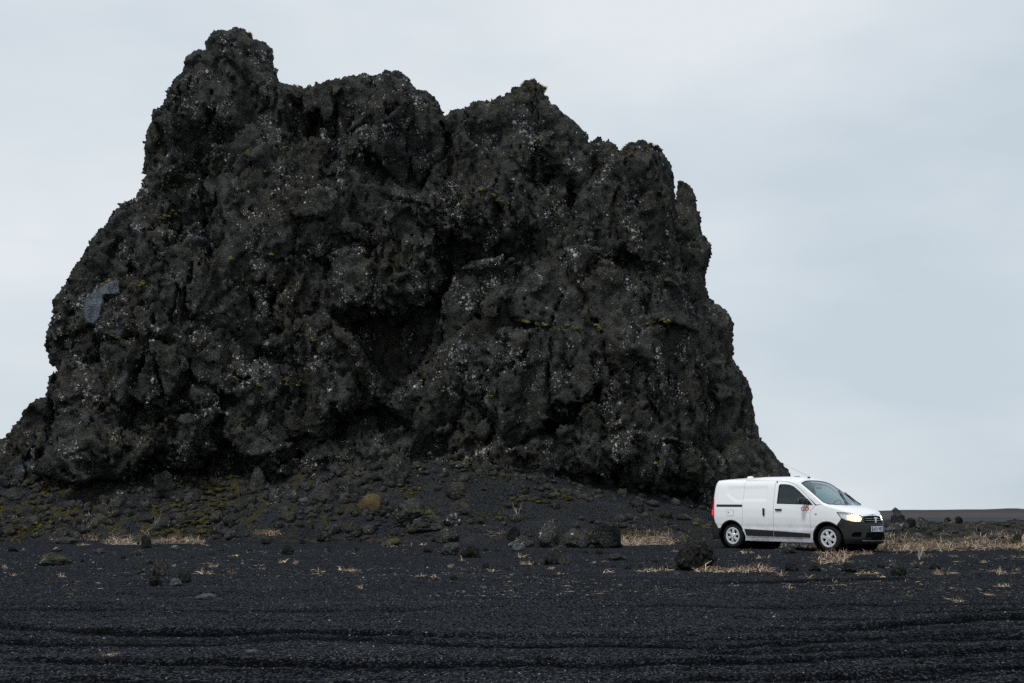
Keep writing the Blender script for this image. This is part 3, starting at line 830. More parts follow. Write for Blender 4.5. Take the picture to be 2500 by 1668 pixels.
def tube(name, mat, parent, pts, r, n=8, taper=None):
    P = np.array(pts, float); V = []; F = []
    for i, p in enumerate(P):
        t = P[min(i + 1, len(P) - 1)] - P[max(i - 1, 0)]; t /= np.linalg.norm(t)
        a = np.cross(t, [0.3, 0.2, 1]); a /= np.linalg.norm(a); b = np.cross(t, a)
        rr = r * (1 if taper is None else 1 + (taper - 1) * i / (len(P) - 1))
        for k in range(n):
            w = 2 * math.pi * k / n; V.append(p + rr * (math.cos(w) * a + math.sin(w) * b))
    for i in range(len(P) - 1):
        for k in range(n):
            F.append([i * n + k, i * n + (k + 1) % n, (i + 1) * n + (k + 1) % n, (i + 1) * n + k])
    F.append(list(range(n))[::-1]); F.append([(len(P) - 1) * n + k for k in range(n)])
    o = mesh_np(name, V, F, mat, parent); fix_normals(o); smooth_by_angle(o, 50); return o

def lathe(name, mat, parent, prof, cx, cy, cz, s, n=48):
    """turn (radius, across) round the wheel axis; across > 0 points outwards on side s"""
    V = []; F = []; k = len(prof)
    for i in range(n):
        w = 2 * math.pi * i / n
        for r, a in prof: V.append((cx + r * math.cos(w), cy + s * a, cz + r * math.sin(w)))
    for i in range(n):
        for j in range(k - 1):
            F.append([i * k + j, i * k + j + 1, ((i + 1) % n) * k + j + 1, ((i + 1) % n) * k + j])
    o = mesh_np(name, V, F, mat, parent); fix_normals(o); smooth_by_angle(o, 40); return o

def paint(name, col):
    nt = NT(name)
    pos = nt.n('ShaderNodeTexCoord').outputs['Object']
    sep = nt.n('ShaderNodeSeparateXYZ'); nt.l(pos, sep.inputs[0])
    dirt = nt.math('MULTIPLY', nt.step(sep.outputs[2], 0.85, 0.22), nt.step(nt.noise(pos, 4.0, 5, 0.65), 0.30, 0.75))
    c = nt.mix(nt.noise(pos, 2.0, 3), tuple(k * 0.97 for k in col), col)
    splash = nt.math('MULTIPLY', nt.step(sep.outputs[2], 0.62, 0.20), nt.step(nt.noise(pos, 38.0, 4, 0.7), 0.50, 0.66))
    c = nt.mix(nt.math('MULTIPLY', dirt, 0.62), c, (0.15, 0.147, 0.143))
    nt.base(nt.mix(nt.math('MULTIPLY', splash, 0.5), c, (0.05, 0.05, 0.052)))
    nt.set(rough=0.34, spec=0.5, coat=0.5); nt.p.inputs['Coat Roughness'].default_value = 0.08
    return nt.m

def glass(name, tint, clear=0.86, rough=0.02):
    nt = NT(name)
    tr = nt.n('ShaderNodeBsdfTransparent'); tr.inputs['Color'].default_value = (*tint, 1)
    gl = nt.n('ShaderNodeBsdfGlossy'); gl.inputs['Roughness'].default_value = rough
    gl.inputs['Color'].default_value = (0.9, 0.95, 1.0, 1)
    lw = nt.n('ShaderNodeLayerWeight'); lw.inputs['Blend'].default_value = 0.5
    frs = nt.math('MULTIPLY_ADD', nt.math('POWER', lw.outputs['Facing'], 4.5), 0.75, 0.035)
    dust = nt.noise(nt.n('ShaderNodeTexCoord').outputs['Object'], 9.0, 4, 0.6)
    mx = nt.n('ShaderNodeMixShader')
    nt.l(nt.math('MULTIPLY_ADD', dust, (1 - clear) * 0.25, frs, clamp=True), mx.inputs[0])
    nt.l(tr.outputs[0], mx.inputs[1]); nt.l(gl.outputs[0], mx.inputs[2]); nt.l(mx.outputs[0], nt.out.inputs[0])
    nt.t.nodes.remove(nt.p)
    return nt.m

def emitter(name, col, strength, base=(0.5, 0.5, 0.5)):
    nt = NT(name); nt.base(base)
    pos = nt.n('ShaderNodeTexCoord').outputs['Object']
    f = nt.math('MULTIPLY_ADD', nt.noise(pos, 30.0, 2), 0.4, 0.8)
    nt.p.inputs['Emission Color'].default_value = (*col, 1)
    nt.l(nt.math('MULTIPLY', f, strength), nt.p.inputs['Emission Strength'])
    return nt.m

M_WHITE = paint('white_paint', (0.80, 0.815, 0.83))
M_PLASTIC = simple('grey_black_plastic', (0.0125, 0.013, 0.0138), 0.55, spec=0.4)
M_TRIM = simple('black_trim', (0.012, 0.013, 0.014), 0.4, spec=0.4)
M_GAP = simple('dark_liner', (0.006, 0.006, 0.006), 0.95, spec=0.0)
M_TYRE = simple('tyre_rubber', (0.014, 0.014, 0.015), 0.85, spec=0.2, var=0.3, scale=20)
M_ALLOY = simple('silver_wheel_trim', (0.60, 0.62, 0.64), 0.38, metal=0.35)
M_CHROME = simple('chrome', (0.75, 0.77, 0.79), 0.15, metal=1.0, var=0.03)
M_REFL = simple('lamp_housing', (0.78, 0.80, 0.82), 0.3, metal=0.2)
M_SLAT = simple('dull_chrome', (0.22, 0.23, 0.24), 0.3, metal=0.9)
M_WIND = glass('windscreen_glass', (0.80, 0.90, 0.90))
M_DOORGLASS = glass('door_glass', (0.50, 0.58, 0.58))
M_LENS = glass('lamp_lens', (0.97, 0.97, 0.97), 0.95)
M_SEAT = simple('seat_cloth', (0.028, 0.030, 0.033), 0.95, spec=0.1, var=0.3, scale=25)
M_RED = NT('red_lamp_plastic'); M_RED.base((0.55, 0.012, 0.015)); M_RED.set(rough=0.15, spec=0.5, coat=0.6)
_p = M_RED.n('ShaderNodeTexCoord').outputs['Object']; M_RED.base(M_RED.mix(M_RED.noise(_p, 30, 2), (0.42, 0.008, 0.012), (0.62, 0.016, 0.02))); M_RED = M_RED.m
M_REDLIT = emitter('lit_tail_lamp', (1.0, 0.02, 0.03), 1.6, (0.5, 0.01, 0.01))
M_HEAD = emitter('lit_headlamp', (1.0, 0.84, 0.58), 26.0)
M_HEADRIM = emitter('headlamp_reflector_glow', (1.0, 0.50, 0.16), 1.1, (0.7, 0.6, 0.5))
M_DECAL = simple('orange_red_decal', (0.72, 0.085, 0.045), 0.5, var=0.05)
M_GREYTXT = simple('grey_decal', (0.28, 0.29, 0.30), 0.5, var=0.05)
M_PLATE = simple('plate_white', (0.72, 0.75, 0.79), 0.45, var=0.05)
M_PLATETXT = simple('plate_blue', (0.012, 0.03, 0.12), 0.5, var=0.05)
M_PLATESTK = simple('plate_sticker', (0.70, 0.45, 0.04), 0.5, var=0.05)
M_GREEN = simple('green_sticker', (0.02, 0.30, 0.10), 0.5, var=0.05)

van = empty('delivery_van', tuple(VAN_POS))
fx = Vector((math.cos(VAN_YAW) * math.cos(VAN_PITCH), -math.sin(VAN_YAW) * math.cos(VAN_PITCH), -math.sin(VAN_PITCH)))
lf = Vector((math.sin(VAN_YAW), math.cos(VAN_YAW), 0)); up = fx.cross(lf)
van.rotation_euler = Matrix((fx, lf, up)).transposed().to_euler()
tag(van, 'white panel van with its headlights on parked in front of the lava rock', 'van')

def arc(cx, cz, r, a0, a1, n=14):
    return [(cx + r * math.cos(math.radians(a0 + (a1 - a0) * k / n)), cz + r * math.sin(math.radians(a0 + (a1 - a0) * k / n))) for k in range(n + 1)]
def U(pl): return [(uX(x), z) for x, z in pl]
AR, WZ = 0.405, 0.315
def arch_u(cx, a0, a1, r=AR, n=16): return U(arc(cx, WZ, r, a0, a1, n))
def topline(x0, x1, n=24, dz=-0.004): return [(uX(x), float(zTop(uX(x))) + dz) for x in np.linspace(x0, x1, n)]

# rear quarter, sill and roof frame, front wing: the fixed skin
a_lo = math.degrees(math.asin((0.235 - WZ) / AR))
for s, nm in ((-1, 'right'), (1, 'left')):
    q = [(uR(0.60), 0.66), (uR(0.74), 0.66)] + U([(-0.40, 0.50)]) + arch_u(0.0, 155, 10, n=14) + U([(0.425, 0.345), (0.36, 0.46), (0.36, 1.705)]) + topline(0.36, -0.58, 14) + [(uR(0.60), 1.69)]
    # the tail lamp sits in a notch of the corner
    qp = skin('rear_quarter', M_WHITE, van, q, side=s, res=0.04)
    sill = U([(0.405, 0.205), (2.405, 0.205)]) + U([(2.405, 0.285)]) + U([(0.425, 0.285)])
    skin('sill', M_WHITE, van, sill, side=s, res=0.05)
    rf = U([(0.366, 1.708)]) + topline(0.366, 2.70, 34) + U([(2.52, 1.115), (2.30, 1.292), (2.08, 1.470), (1.93, 1.578), (1.80, 1.637), (1.66, 1.672), (1.45, 1.69), (1.302, 1.698)])
    skin('roof_frame', M_WHITE, van, rf, side=s, res=0.04)
    wing = U([(2.366, 0.245)]) + arch_u(2.81, 188, 52, n=16)[1:] + U([(3.14, 0.735), (3.17, 0.79)]) + U([(3.06, 0.93), (3.10, 0.948)]) + topline(3.12, 2.70, 12) + U([(2.505, 1.088), (2.38, 0.97), (2.366, 0.90)])
    wg = skin('front_wing', M_WHITE, van, wing, side=s, res=0.04)
    rep = surf(np.array([uX(2.52)]), np.array([0.885]))[0]
    bevelled('side_repeater', M_GREYTXT, wg, [((rep[0], s * (rep[1] + 0.004), rep[2]), (0.055, 0.012, 0.028))], 0.004)
    # dark wheel arch lips
    for cx, a0, a1 in ((0.0, 168, 8), (2.81, 180, 48)):
        lip_o = arch_u(cx, a0, a1, AR + 0.004, 20); lip_i = arch_u(cx, a1, a0, AR - 0.030, 20)
        skin('arch_lip', M_PLASTIC, van, lip_o + lip_i, side=s, off=-0.003, thick=0.05, res=0.04)
    # doors
    dw = [(1.395, 1.128), (1.412, 1.585), (1.45, 1.612), (1.60, 1.610), (1.74, 1.592), (1.86, 1.548), (2.04, 1.425), (2.24, 1.268), (2.425, 1.108)]
    dwu = U(dw)
    door_o = U([(1.305, 0.292), (2.358, 0.292), (2.358, 0.90), (2.372, 0.975), (2.495, 1.092)]) + U([(2.29, 1.284), (2.07, 1.462), (1.92, 1.570), (1.79, 1.629), (1.65, 1.664), (1.45, 1.682), (1.305, 1.690)])
    door = skin('front_door', M_WHITE, van, door_o, [dwu], side=s, res=0.04)
    skin('window', M_DOORGLASS, door, dwu, side=s, off=-0.012, thick=0.004, res=0.05)
    cx_, cz_ = np.mean(np.array(dwu), 0)
    rim = [(cx_ + (a - cx_) * 0.955, cz_ + (b - cz_) * 0.93) for a, b in dwu]
    skin('window_seal', M_TRIM, door, dwu, [rim], side=s, off=0.002, thick=0.014, res=0.04)
    hd = surf(np.array([uX(1.46)]), np.array([0.985]))[0]
    bevelled('door_handle', M_TRIM, door, [((hd[0], s * (hd[1] + 0.018), hd[2]), (0.19, 0.035, 0.042))], 0.014)
    mo = U([(1.312, 0.325), (2.345, 0.325), (2.345, 0.420), (1.312, 0.470)])
    skin('side_moulding', M_PLASTIC, door, mo, side=s, off=0.016, thick=0.016, res=0.06)
    sd_o = U([(0.434, 0.292), (1.296, 0.292), (1.296, 1.694), (0.366, 1.701), (0.366, 0.470), (0.425, 0.352)])
    sd = skin('sliding_door', M_WHITE, van, sd_o, side=s, res=0.04)
    mo = U([(0.47, 0.335), (1.29, 0.325), (1.29, 0.470), (0.425, 0.500)])
    skin('side_moulding', M_PLASTIC, sd, mo, side=s, off=0.016, thick=0.016, res=0.06)
    hd = surf(np.array([uX(1.02)]), np.array([0.925]))[0]
    bevelled('door_handle', M_TRIM, sd, [((hd[0], s * (hd[1] + 0.016), hd[2]), (0.055, 0.03, 0.185))], 0.012)
    skin('door_rail', M_TRIM, qp, U([(-0.47, 1.045), (0.352, 1.045), (0.352, 1.105), (-0.47, 1.105)]), side=s, off=0.004, thick=0.008, res=0.06)
    if s < 0:
        fo = U([(-0.14, 0.835), (-0.12, 0.815), (0.07, 0.815), (0.09, 0.835), (0.09, 0.965), (0.07, 0.985), (-0.12, 0.985), (-0.14, 0.965)])
        fm = np.mean(np.array(fo), 0); fi = [(fm[0] + (a - fm[0]) * 0.93, fm[1] + (b - fm[1]) * 0.93) for a, b in fo]
        fl = skin('fuel_flap', M_WHITE, qp, fi, side=s, off=0.006, thick=0.005, res=0.05)
        skin('flap_seam', M_GREYTXT, fl, fo, [fi], side=s, off=0.002, thick=0.003, res=0.05)
        skin('sticker', M_GREEN, fl, U(arc(-0.075, 0.905, 0.022, 0, 330, 10)), side=s, off=0.0075, thick=0.001, res=0.05)
    # black corner mirror
    mp = surf(np.array([uX(2.30)]), np.array([1.15]))[0]
    mir = bevelled('wing_mirror', M_TRIM, van, [((2.235, s * (mp[1] + 0.165), 1.205), (0.10, 0.20, 0.165))], 0.035, 3)
    bevelled('mirror_arm', M_TRIM, mir, [((2.29, s * (mp[1] + 0.04), 1.145), (0.075, 0.14, 0.06))], 0.015)
    bevelled('mirror_glass', M_CHROME, mir, [((2.183, s * (mp[1] + 0.165), 1.205), (0.006, 0.16, 0.125))], 0.002)
    # black corner of the door window under the mirror
    skin('mirror_base', M_TRIM, door, U([(2.20, 1.118), (2.44, 1.098), (2.27, 1.255)]), side=s, off=0.004, thick=0.006, res=0.06)
    # tail lamp
    tl = [(uR(0.62), 0.815), (uR(0.62), 1.27)] + [(uX(-0.62) - 0.012, 1.275), (uX(-0.59) + 0.01, 1.24), (uX(-0.55), 1.0), (uX(-0.545), 0.80)]
    lamp = skin('tail_lamp', M_RED, van, tl, side=s, off=0.014, thick=0.03, res=0.03)
    skin('lit_bulb', M_REDLIT, lamp, [(uR(0.66), 0.845), (uR(0.66), 0.97), (uX(-0.60), 0.97), (uX(-0.60), 0.845)], side=s, off=0.018, thick=0.003, res=0.03)
    # headlamp
    hl = U([(3.068, 0.926), (3.18, 0.796), (3.30, 0.742)]) + [(uY(0.62), 0.712), (uY(0.47), 0.716), (uY(0.425), 0.775), (uY(0.43), 0.838)] + \
         [(uY(0.52), 0.878), (uY(0.64), 0.905), (uX(3.30), 0.924), (uX(3.20), 0.936), (uX(3.11), 0.94)]
    hb = skin('headlamp', M_REFL, van, hl, side=s, off=-0.045, thick=0.01, res=0.035)
    hw = [(uY(0.68), 0.724), (uY(0.50), 0.722), (uY(0.435), 0.775), (uY(0.44), 0.832), (uY(0.53), 0.870), (uY(0.68), 0.892), (uY(0.765), 0.86), (uY(0.765), 0.765)]
    hm_ = np.mean(np.array(hw), 0); hin = [(hm_[0] + (a - hm_[0]) * 0.62, hm_[1] + (b - hm_[1]) * 0.62) for a, b in hw]
    skin('reflector', M_HEADRIM, hb, hw, side=s, off=-0.030, thick=0.006, res=0.03)
    skin('bulb', M_HEAD, hb, hin, side=s, off=-0.020, thick=0.006, res=0.03)
    skin('lens', M_LENS, hb, hl, side=s, off=-0.004, thick=0.003, res=0.035)
    # liner so that the seams stay dark
    ln = U([(0.43, 0.24), (2.38, 0.24), (2.38, 0.95), (2.45, 1.08), (2.28, 1.262), (2.05, 1.44), (1.87, 1.56), (1.60, 1.622), (1.38, 1.622), (1.376, 1.70), (-0.5, 1.70), (-0.5, 0.75), (0.43, 0.75)])
    dwl = [(cx_ + (a - cx_) * 1.03, cz_ + (b - cz_) * 1.02) for a, b in dwu]
    skin('inner_liner', M_GAP, van, U([(0.43, 0.24), (2.38, 0.24), (2.38, 0.95), (2.47, 1.075), (1.39, 1.10), (1.385, 1.70), (-0.5, 1.70), (-0.5, 0.72), (0.43, 0.72)]), side=s, off=-0.018, thick=0.004, res=0.1)

# front: bumper, grille, plate
hb_ = [(uX(3.165), 0.30), (uX(3.19), 0.235), (uX(3.22), 0.205), (UEND, 0.185)]
bump = [(uX(3.21), 0.205)] + [(UEND, 0.185), (UEND, 0.862), (uY(0.20), 0.858), (uY(0.418), 0.842), (uY(0.415), 0.770), (uY(0.46), 0.705), (uY(0.63), 0.700), (uX(3.29), 0.732), (uX(3.172), 0.785), (uX(3.145), 0.730)] + arch_u(2.81, 50, -14, n=12)
grille_hole = [(uY(0.395), 0.690), (UEND - 0.0005, 0.690), (UEND - 0.0005, 0.845), (uY(0.20), 0.842), (uY(0.395), 0.828)]
intake = [(uY(0.44), 0.30), (UEND - 0.0005, 0.285), (UEND - 0.0005, 0.465), (uY(0.38), 0.465)]
fog = [(uY(0.70) , 0.36), (uY(0.53), 0.36), (uY(0.50), 0.47), (uY(0.66), 0.475), (uY(0.72), 0.42)]
fb = skin('front_bumper', M_PLASTIC, van, bump, [fog], both=True, off=0.008, thick=0.03, res=0.04)
skin('intake', M_GAP, fb, intake, both=True, off=0.011, thick=0.01, res=0.05)
for s in (-1, 1): skin('fog_recess', M_GAP, fb, fog, side=s, off=-0.03, thick=0.01, res=0.05)
skin('lower_lip', M_ALLOY, fb, [(uY(0.50), 0.268), (UEND, 0.258), (UEND, 0.272), (uY(0.50), 0.284)], both=True, off=0.018, thick=0.012, res=0.05)
gr = skin('grille', M_GAP, van, grille_hole, both=True, off=0.012, thick=0.01, res=0.05)
for z, w in ((0.795, 0.385), (0.748, 0.375), (0.704, 0.35)):
    skin('slat', M_SLAT if z > 0.72 else M_PLASTIC, gr, [(uY(w), z - 0.006), (UEND, z - 0.007), (UEND, z + 0.007), (uY(w), z + 0.006)], both=True, off=0.024, thick=0.012, res=0.05)
fxp = surf(np.array([UEND]), np.array([0.77]))[0][0]
bm = bmesh.new()                                         # shield-shaped maker's emblem
for (y0, z0, y1, z1) in ((-0.075, 0.790, 0.075, 0.822), (-0.035, 0.690, 0.035, 0.790)):
    box(bm, (fxp + 0.035, (y0 + y1) / 2, (z0 + z1) / 2), (0.016, y1 - y0, z1 - z0))
bmesh.ops.bevel(bm, geom=bm.edges[:], offset=0.005, segments=2, affect='EDGES')
bm_obj('emblem', bm, M_CHROME, gr)
pxp = surf(np.array([UEND]), np.array([0.55]))[0][0]
plate = bevelled('number_plate', M_PLATE, van, [((pxp + 0.022, 0, 0.545), (0.010, 0.52, 0.118))], 0.003, 1)

def text_mesh(name, body, mat, parent, size, matrix, bold=0.0, shear=0.0, space=1.0):
    cu = bpy.data.curves.new(name, 'FONT'); cu.body = body; cu.size = size; cu.align_x = 'CENTER'; cu.align_y = 'CENTER'
    cu.extrude = 0.0008; cu.offset = bold; cu.shear = shear; cu.space_character = space; cu.resolution_u = 4
    tmp = bpy.data.objects.new(name + '_tmp', cu); COL.objects.link(tmp)
    dg = bpy.context.evaluated_depsgraph_get(); dg.update()
    me = bpy.data.meshes.new_from_object(tmp.evaluated_get(dg))
    bpy.data.objects.remove(tmp, do_unlink=True)
    me.name = name; me.transform(matrix); me.materials.clear(); me.materials.append(mat)
    return link(bpy.data.objects.new(name, me), parent)
# letters read from the front: glyph x runs towards +y (van's left), glyph y up
FM = lambda y, z, x: Matrix(((0, 0, 1, x), (1, 0, 0, y), (0, 1, 0, z), (0, 0, 0, 1)))
text_mesh('lettering', 'AO', M_PLATETXT, plate, 0.115, FM(-0.095, 0.545, pxp + 0.0285), 0.003)
text_mesh('lettering', 'V02', M_PLATETXT, plate, 0.115, FM(0.140, 0.545, pxp + 0.0285), 0.003)
bevelled('sticker', M_PLATESTK, plate, [((pxp + 0.0285, 0.012, 0.548), (0.003, 0.042, 0.060))], 0.0008, 1)
bevelled('country_strip', M_PLATETXT, plate, [((pxp + 0.0285, -0.225, 0.545), (0.003, 0.045, 0.100))], 0.0008, 1)

# door lettering on the right-hand front door: glyph x runs forward, facing -y
rdoor = [o for o in van.children if o.name.startswith('front_door')][0]
dp = surf(np.array([uX(2.20)]), np.array([1.0]))[0]
SM = lambda x, z, y: Matrix(((1, 0, 0, x), (0, 0, -1, y), (0, 1, 0, z), (0, 0, 0, 1)))
text_mesh('lettering', 'GO', M_DECAL, rdoor, 0.150, SM(2.215, 1.005, -(dp[1] + 0.005)), 0.0025, 0.12, 1.05)
bevelled('decal_line', M_GREYTXT, rdoor, [((2.215, -(dp[1] + 0.002), 0.930), (0.19, 0.004, 0.012))], 0.001, 1)

# roof, windscreen, bonnet
roof_out = [(0.002, -1), (uX(1.905), -1), (uX(1.925), -0.5), (uX(1.93), 0), (uX(1.925), 0.5), (uX(1.905), 1), (0.002, 1)]
def tu(x): return uX(x)
_r = [(uR(0.30), -1), (tu(1.96), -1), (tu(1.885), -0.55), (tu(1.875), 0), (tu(1.885), 0.55), (tu(1.96), 1), (uR(0.30), 1)]
roof = skin_top('roof', M_WHITE, van, _r, res=0.07)
ws_out = [(tu(1.967), -0.998), (tu(2.70), -0.998), (tu(2.80), -0.97), (tu(2.90), -0.80), (tu(2.972), -0.45), (tu(2.985), 0), (tu(2.972), 0.45), (tu(2.90), 0.80), (tu(2.80), 0.97), (tu(2.70), 0.998), (tu(1.967), 0.998), (tu(1.89), 0.55), (tu(1.88), 0), (tu(1.89), -0.55)]
ws_in = [(tu(1.985), -0.90), (tu(2.66), -0.915), (tu(2.80), -0.84), (tu(2.89), -0.66), (tu(2.935), -0.35), (tu(2.945), 0), (tu(2.935), 0.35), (tu(2.89), 0.66), (tu(2.80), 0.84), (tu(2.66), 0.915), (tu(1.985), 0.90), (tu(1.925), 0.5), (tu(1.915), 0), (tu(1.925), -0.5)]
skin_top('windscreen_frame', M_WHITE, van, ws_out, [ws_in], thick=0.02, res=0.05)
wm = np.mean(np.array(ws_in), 0); ws_in2 = [(wm[0] + (a - wm[0]) * 0.955, b * 0.95) for a, b in ws_in]
ws = skin_top('windscreen', M_WIND, van, ws_in, off=-0.006, thick=0.004, res=0.06)
skin_top('black_border', M_TRIM, ws, ws_in, [ws_in2], off=-0.002, thick=0.003, res=0.05)
bn = [(tu(2.705), -0.998), (tu(2.72), -0.999), (tu(3.10), -0.999), (tu(3.4), -0.999), (UEND - 0.30, -0.999), (UEND - 0.02, -0.999), (UEND - 0.02, 0.999), (UEND - 0.30, 0.999), (tu(3.4), 0.999), (tu(3.10), 0.999), (tu(2.72), 0.999), (tu(2.705), 0.998),
      (tu(2.81), 0.975), (tu(2.908), 0.80), (tu(2.98), 0.45), (tu(2.993), 0), (tu(2.98), -0.45), (tu(2.908), -0.80), (tu(2.81), -0.975)]
bonnet = skin_top('bonnet', M_WHITE, van, bn, res=0.06)
nose = [(uX(3.08), 0.944), (uX(3.2), 0.940), (uX(3.3), 0.928), (uY(0.64), 0.909), (uY(0.52), 0.882), (uY(0.42), 0.843), (uY(0.20), 0.860), (UEND, 0.864)] + [(u_, float(zTop(u_)) + 0.001) for u_ in np.linspace(UEND, uX(3.10), 16)]
skin('bonnet_edge', M_WHITE, bonnet, nose, both=True, res=0.03)

# tail: doors, bumper
for s in (-1, 1):
    ro = [(0.004, 0.64), (uR(0.595), 0.64), (uR(0.595), 1.685), (0.004, 1.69)]
    skin('rear_door', M_WHITE, van, ro, side=s, res=0.06)
rb = [(0.0, 0.215), (uR(0.7), 0.215), (uX(-0.36), 0.24)] + arch_u(0.0, 192, 152, n=8) + [(uX(-0.42), 0.515), (uX(-0.52), 0.66), (uX(-0.56), 0.792), (uR(0.70), 0.80), (uR(0.62), 0.80), (uR(0.61), 0.645), (0.0, 0.63)]
skin('rear_bumper', M_PLASTIC, van, rb, both=True, off=0.014, thick=0.03, res=0.05)

# wheels
for cx in (0.0, 2.81):
    for s in (-1, 1):
        w = empty('wheel'); w.parent = van; w.location = (0, 0, 0)
        yo = 0.690 * s
        lathe('tyre', M_TYRE, w, [(0.190, 0.10), (0.215, 0.118), (0.262, 0.122), (0.296, 0.108), (0.311, 0.080), (0.315, 0.03), (0.315, -0.03), (0.308, -0.075), (0.262, -0.09), (0.19, -0.08)], cx, yo, WZ, s)
        rm = lathe('rim', M_GAP, w, [(0.0, 0.060), (0.19, 0.070), (0.205, 0.085)], cx, yo, WZ, s, 36)
        lathe('trim_ring', M_ALLOY, w, [(0.164, 0.098), (0.176, 0.120), (0.196, 0.126), (0.212, 0.121), (0.216, 0.112)], cx, yo, WZ, s, 48)
        lathe('hub_cap', M_ALLOY, w, [(0.0, 0.130), (0.030, 0.130), (0.034, 0.124), (0.040, 0.128), (0.070, 0.120), (0.085, 0.100)], cx, yo, WZ, s, 24)
        for k in range(6):
            a = math.radians(60 * k + 22 + (25 if cx > 1 else 0))
            V = []
            for r, hw_, y_ in ((0.055, 0.036, 0.122), (0.10, 0.034, 0.124), (0.145, 0.042, 0.120), (0.185, 0.062, 0.114)):
                for t, dy in ((-1, -0.035), (-0.72, 0), (0.72, 0), (1, -0.035)):
                    ta = t * hw_
                    V.append((cx + r * math.cos(a) - ta * math.sin(a), yo + s * (y_ + dy), WZ + r * math.sin(a) + ta * math.cos(a)))
            F = [[i * 4 + j, i * 4 + j + 1, i * 4 + j + 5, i * 4 + j + 4] for i in range(3) for j in range(3)]
            o = mesh_np('spoke', V, F, M_ALLOY, w); fix_normals(o)
        # dark wheel housing
        lathe('wheel_housing', M_GAP, van, [(0.42, 0.10), (0.42, -0.30), (0.0, -0.30)], cx, yo, WZ + 0.02, s, 28)
bevelled('underbody', M_GAP, van, [((0.0 + 1.40, 0, 0.30), (1.94, 1.50, 0.13)), ((-0.52, 0, 0.36), (0.30, 1.4, 0.2)), ((3.36, 0, 0.32), (0.26, 1.1, 0.2)), ((0.0, 0, 0.33), (0.9, 0.7, 0.1)), ((2.81, 0, 0.33), (0.9, 0.7, 0.1))], 0.02, 1)
tube('exhaust', M_PLASTIC, van, [(0.6, 0.2, 0.22), (-0.2, 0.32, 0.21), (-0.68, 0.4, 0.23)], 0.03)

# cab interior
bevelled('bulkhead', M_SEAT, van, [((1.34, 0, 1.0), (0.03, 1.50, 1.36))], 0.008, 1)
bevelled('cab_floor', M_GAP, van, [((2.05, 0, 0.42), (1.4, 1.5, 0.06))], 0.008, 1)
bevelled('firewall', M_GAP, van, [((2.80, 0, 0.75), (0.03, 1.3, 0.62))], 0.008, 1)
bevelled('dashboard', M_TRIM, van, [((2.58, 0, 0.93), (0.42, 1.46, 0.22)), ((2.46, 0.38, 1.04), (0.22, 0.36, 0.07))], 0.04, 3)
for y in (-0.38, 0.38):
    st = bevelled('seat', M_SEAT, van, [((1.78, y, 0.66), (0.50, 0.48, 0.16))], 0.05, 3)
    rot = Matrix.Rotation(math.radians(-14), 3, 'Y')
    bevelled('backrest', M_SEAT, st, [((1.50, y, 1.00), (0.13, 0.46, 0.60), rot)], 0.05, 3)
    bevelled('headrest', M_SEAT, st, [((1.43, y, 1.40), (0.10, 0.26, 0.17), rot)], 0.04, 3)
ring = [(2.30 + 0.06 * math.sin(a), 0.38 + 0.185 * math.cos(a), 1.06 + 0.175 * math.sin(a)) for a in np.linspace(0, 2 * math.pi, 25)]
tube('steering_wheel', M_TRIM, van, ring, 0.016)
bevelled('interior_mirror', M_TRIM, van, [((2.06, 0, 1.53), (0.035, 0.23, 0.065))], 0.014)
# wipers lie on the glass
for y0, y1, x0, x1 in ((-0.10, 0.50, 2.93, 2.30), (0.55, 0.78, 2.88, 2.30)):
    ptsw = []
    for k in np.linspace(0, 1, 9):
        x = x0 + (x1 - x0) * k; y = y0 + (y1 - y0) * k
        u_ = tu(x); e = surf(np.array([u_]), zTop(np.array([u_])))[0]
        p = top(np.array([u_]), np.array([np.clip(y / e[1], -1, 1)]), 0.022)[0]; ptsw.append(p)
    wp = tube('wiper', M_TRIM, van, ptsw[:7], 0.011)
    tube('wiper_blade', M_TRIM, wp, [p + np.array([0, 0.0, -0.010]) for p in ptsw[3:]], 0.013)
# aerial on the roof front, swept back
ab = top(np.array([tu(1.78)]), np.array([0.0]))[0]
an = tube('aerial', M_TRIM, van, [ab, ab + np.array([-0.02, 0, 0.05]), ab + np.array([-0.60, 0, 0.30]), ab + np.array([-1.12, 0, 0.52])], 0.004, 6, 0.5)
bevelled('aerial_base', M_TRIM, an, [(tuple(ab + np.array([-0.01, 0, 0.015])), (0.07, 0.045, 0.04))], 0.012)
# roof vent: low white dome with a dark collar
vb = top(np.array([tu(0.10)]), np.array([-0.25]))[0]
V = []; F = []
prof = [(0.085, -0.01), (0.085, 0.012), (0.075, 0.028), (0.05, 0.04), (0.0, 0.045)]
for i in range(20):
    w_ = 2 * math.pi * i / 20
    for r, h in prof: V.append((vb[0] + r * math.cos(w_), vb[1] + r * math.sin(w_), vb[2] + h))
for i in range(20):
    for j in range(4): F.append([i * 5 + j, i * 5 + j + 1, ((i + 1) % 20) * 5 + j + 1, ((i + 1) % 20) * 5 + j])
o = mesh_np('roof_vent', V, F, M_WHITE, roof); fix_normals(o); smooth_by_angle(o)
rb_ = top(np.array([tu(1.20)]), np.array([0.55]))[0]
bevelled('roof_fitting', M_TRIM, roof, [(tuple(rb_ + np.array([0, 0, 0.012])), (0.12, 0.10, 0.04))], 0.012)

# ------------------------------------------------------------------ boulders
_ICO = {}
def ico(sub):
    if sub not in _ICO:
        bm = bmesh.new(); bmesh.ops.create_icosphere(bm, subdivisions=sub, radius=1.0)
        V = np.array([v.co[:] for v in bm.verts]); F = np.array([[v.index for v in f.verts] for f in bm.faces]); bm.free()
        _ICO[sub] = (V / np.linalg.norm(V, axis=1, keepdims=True), F)
    return _ICO[sub]

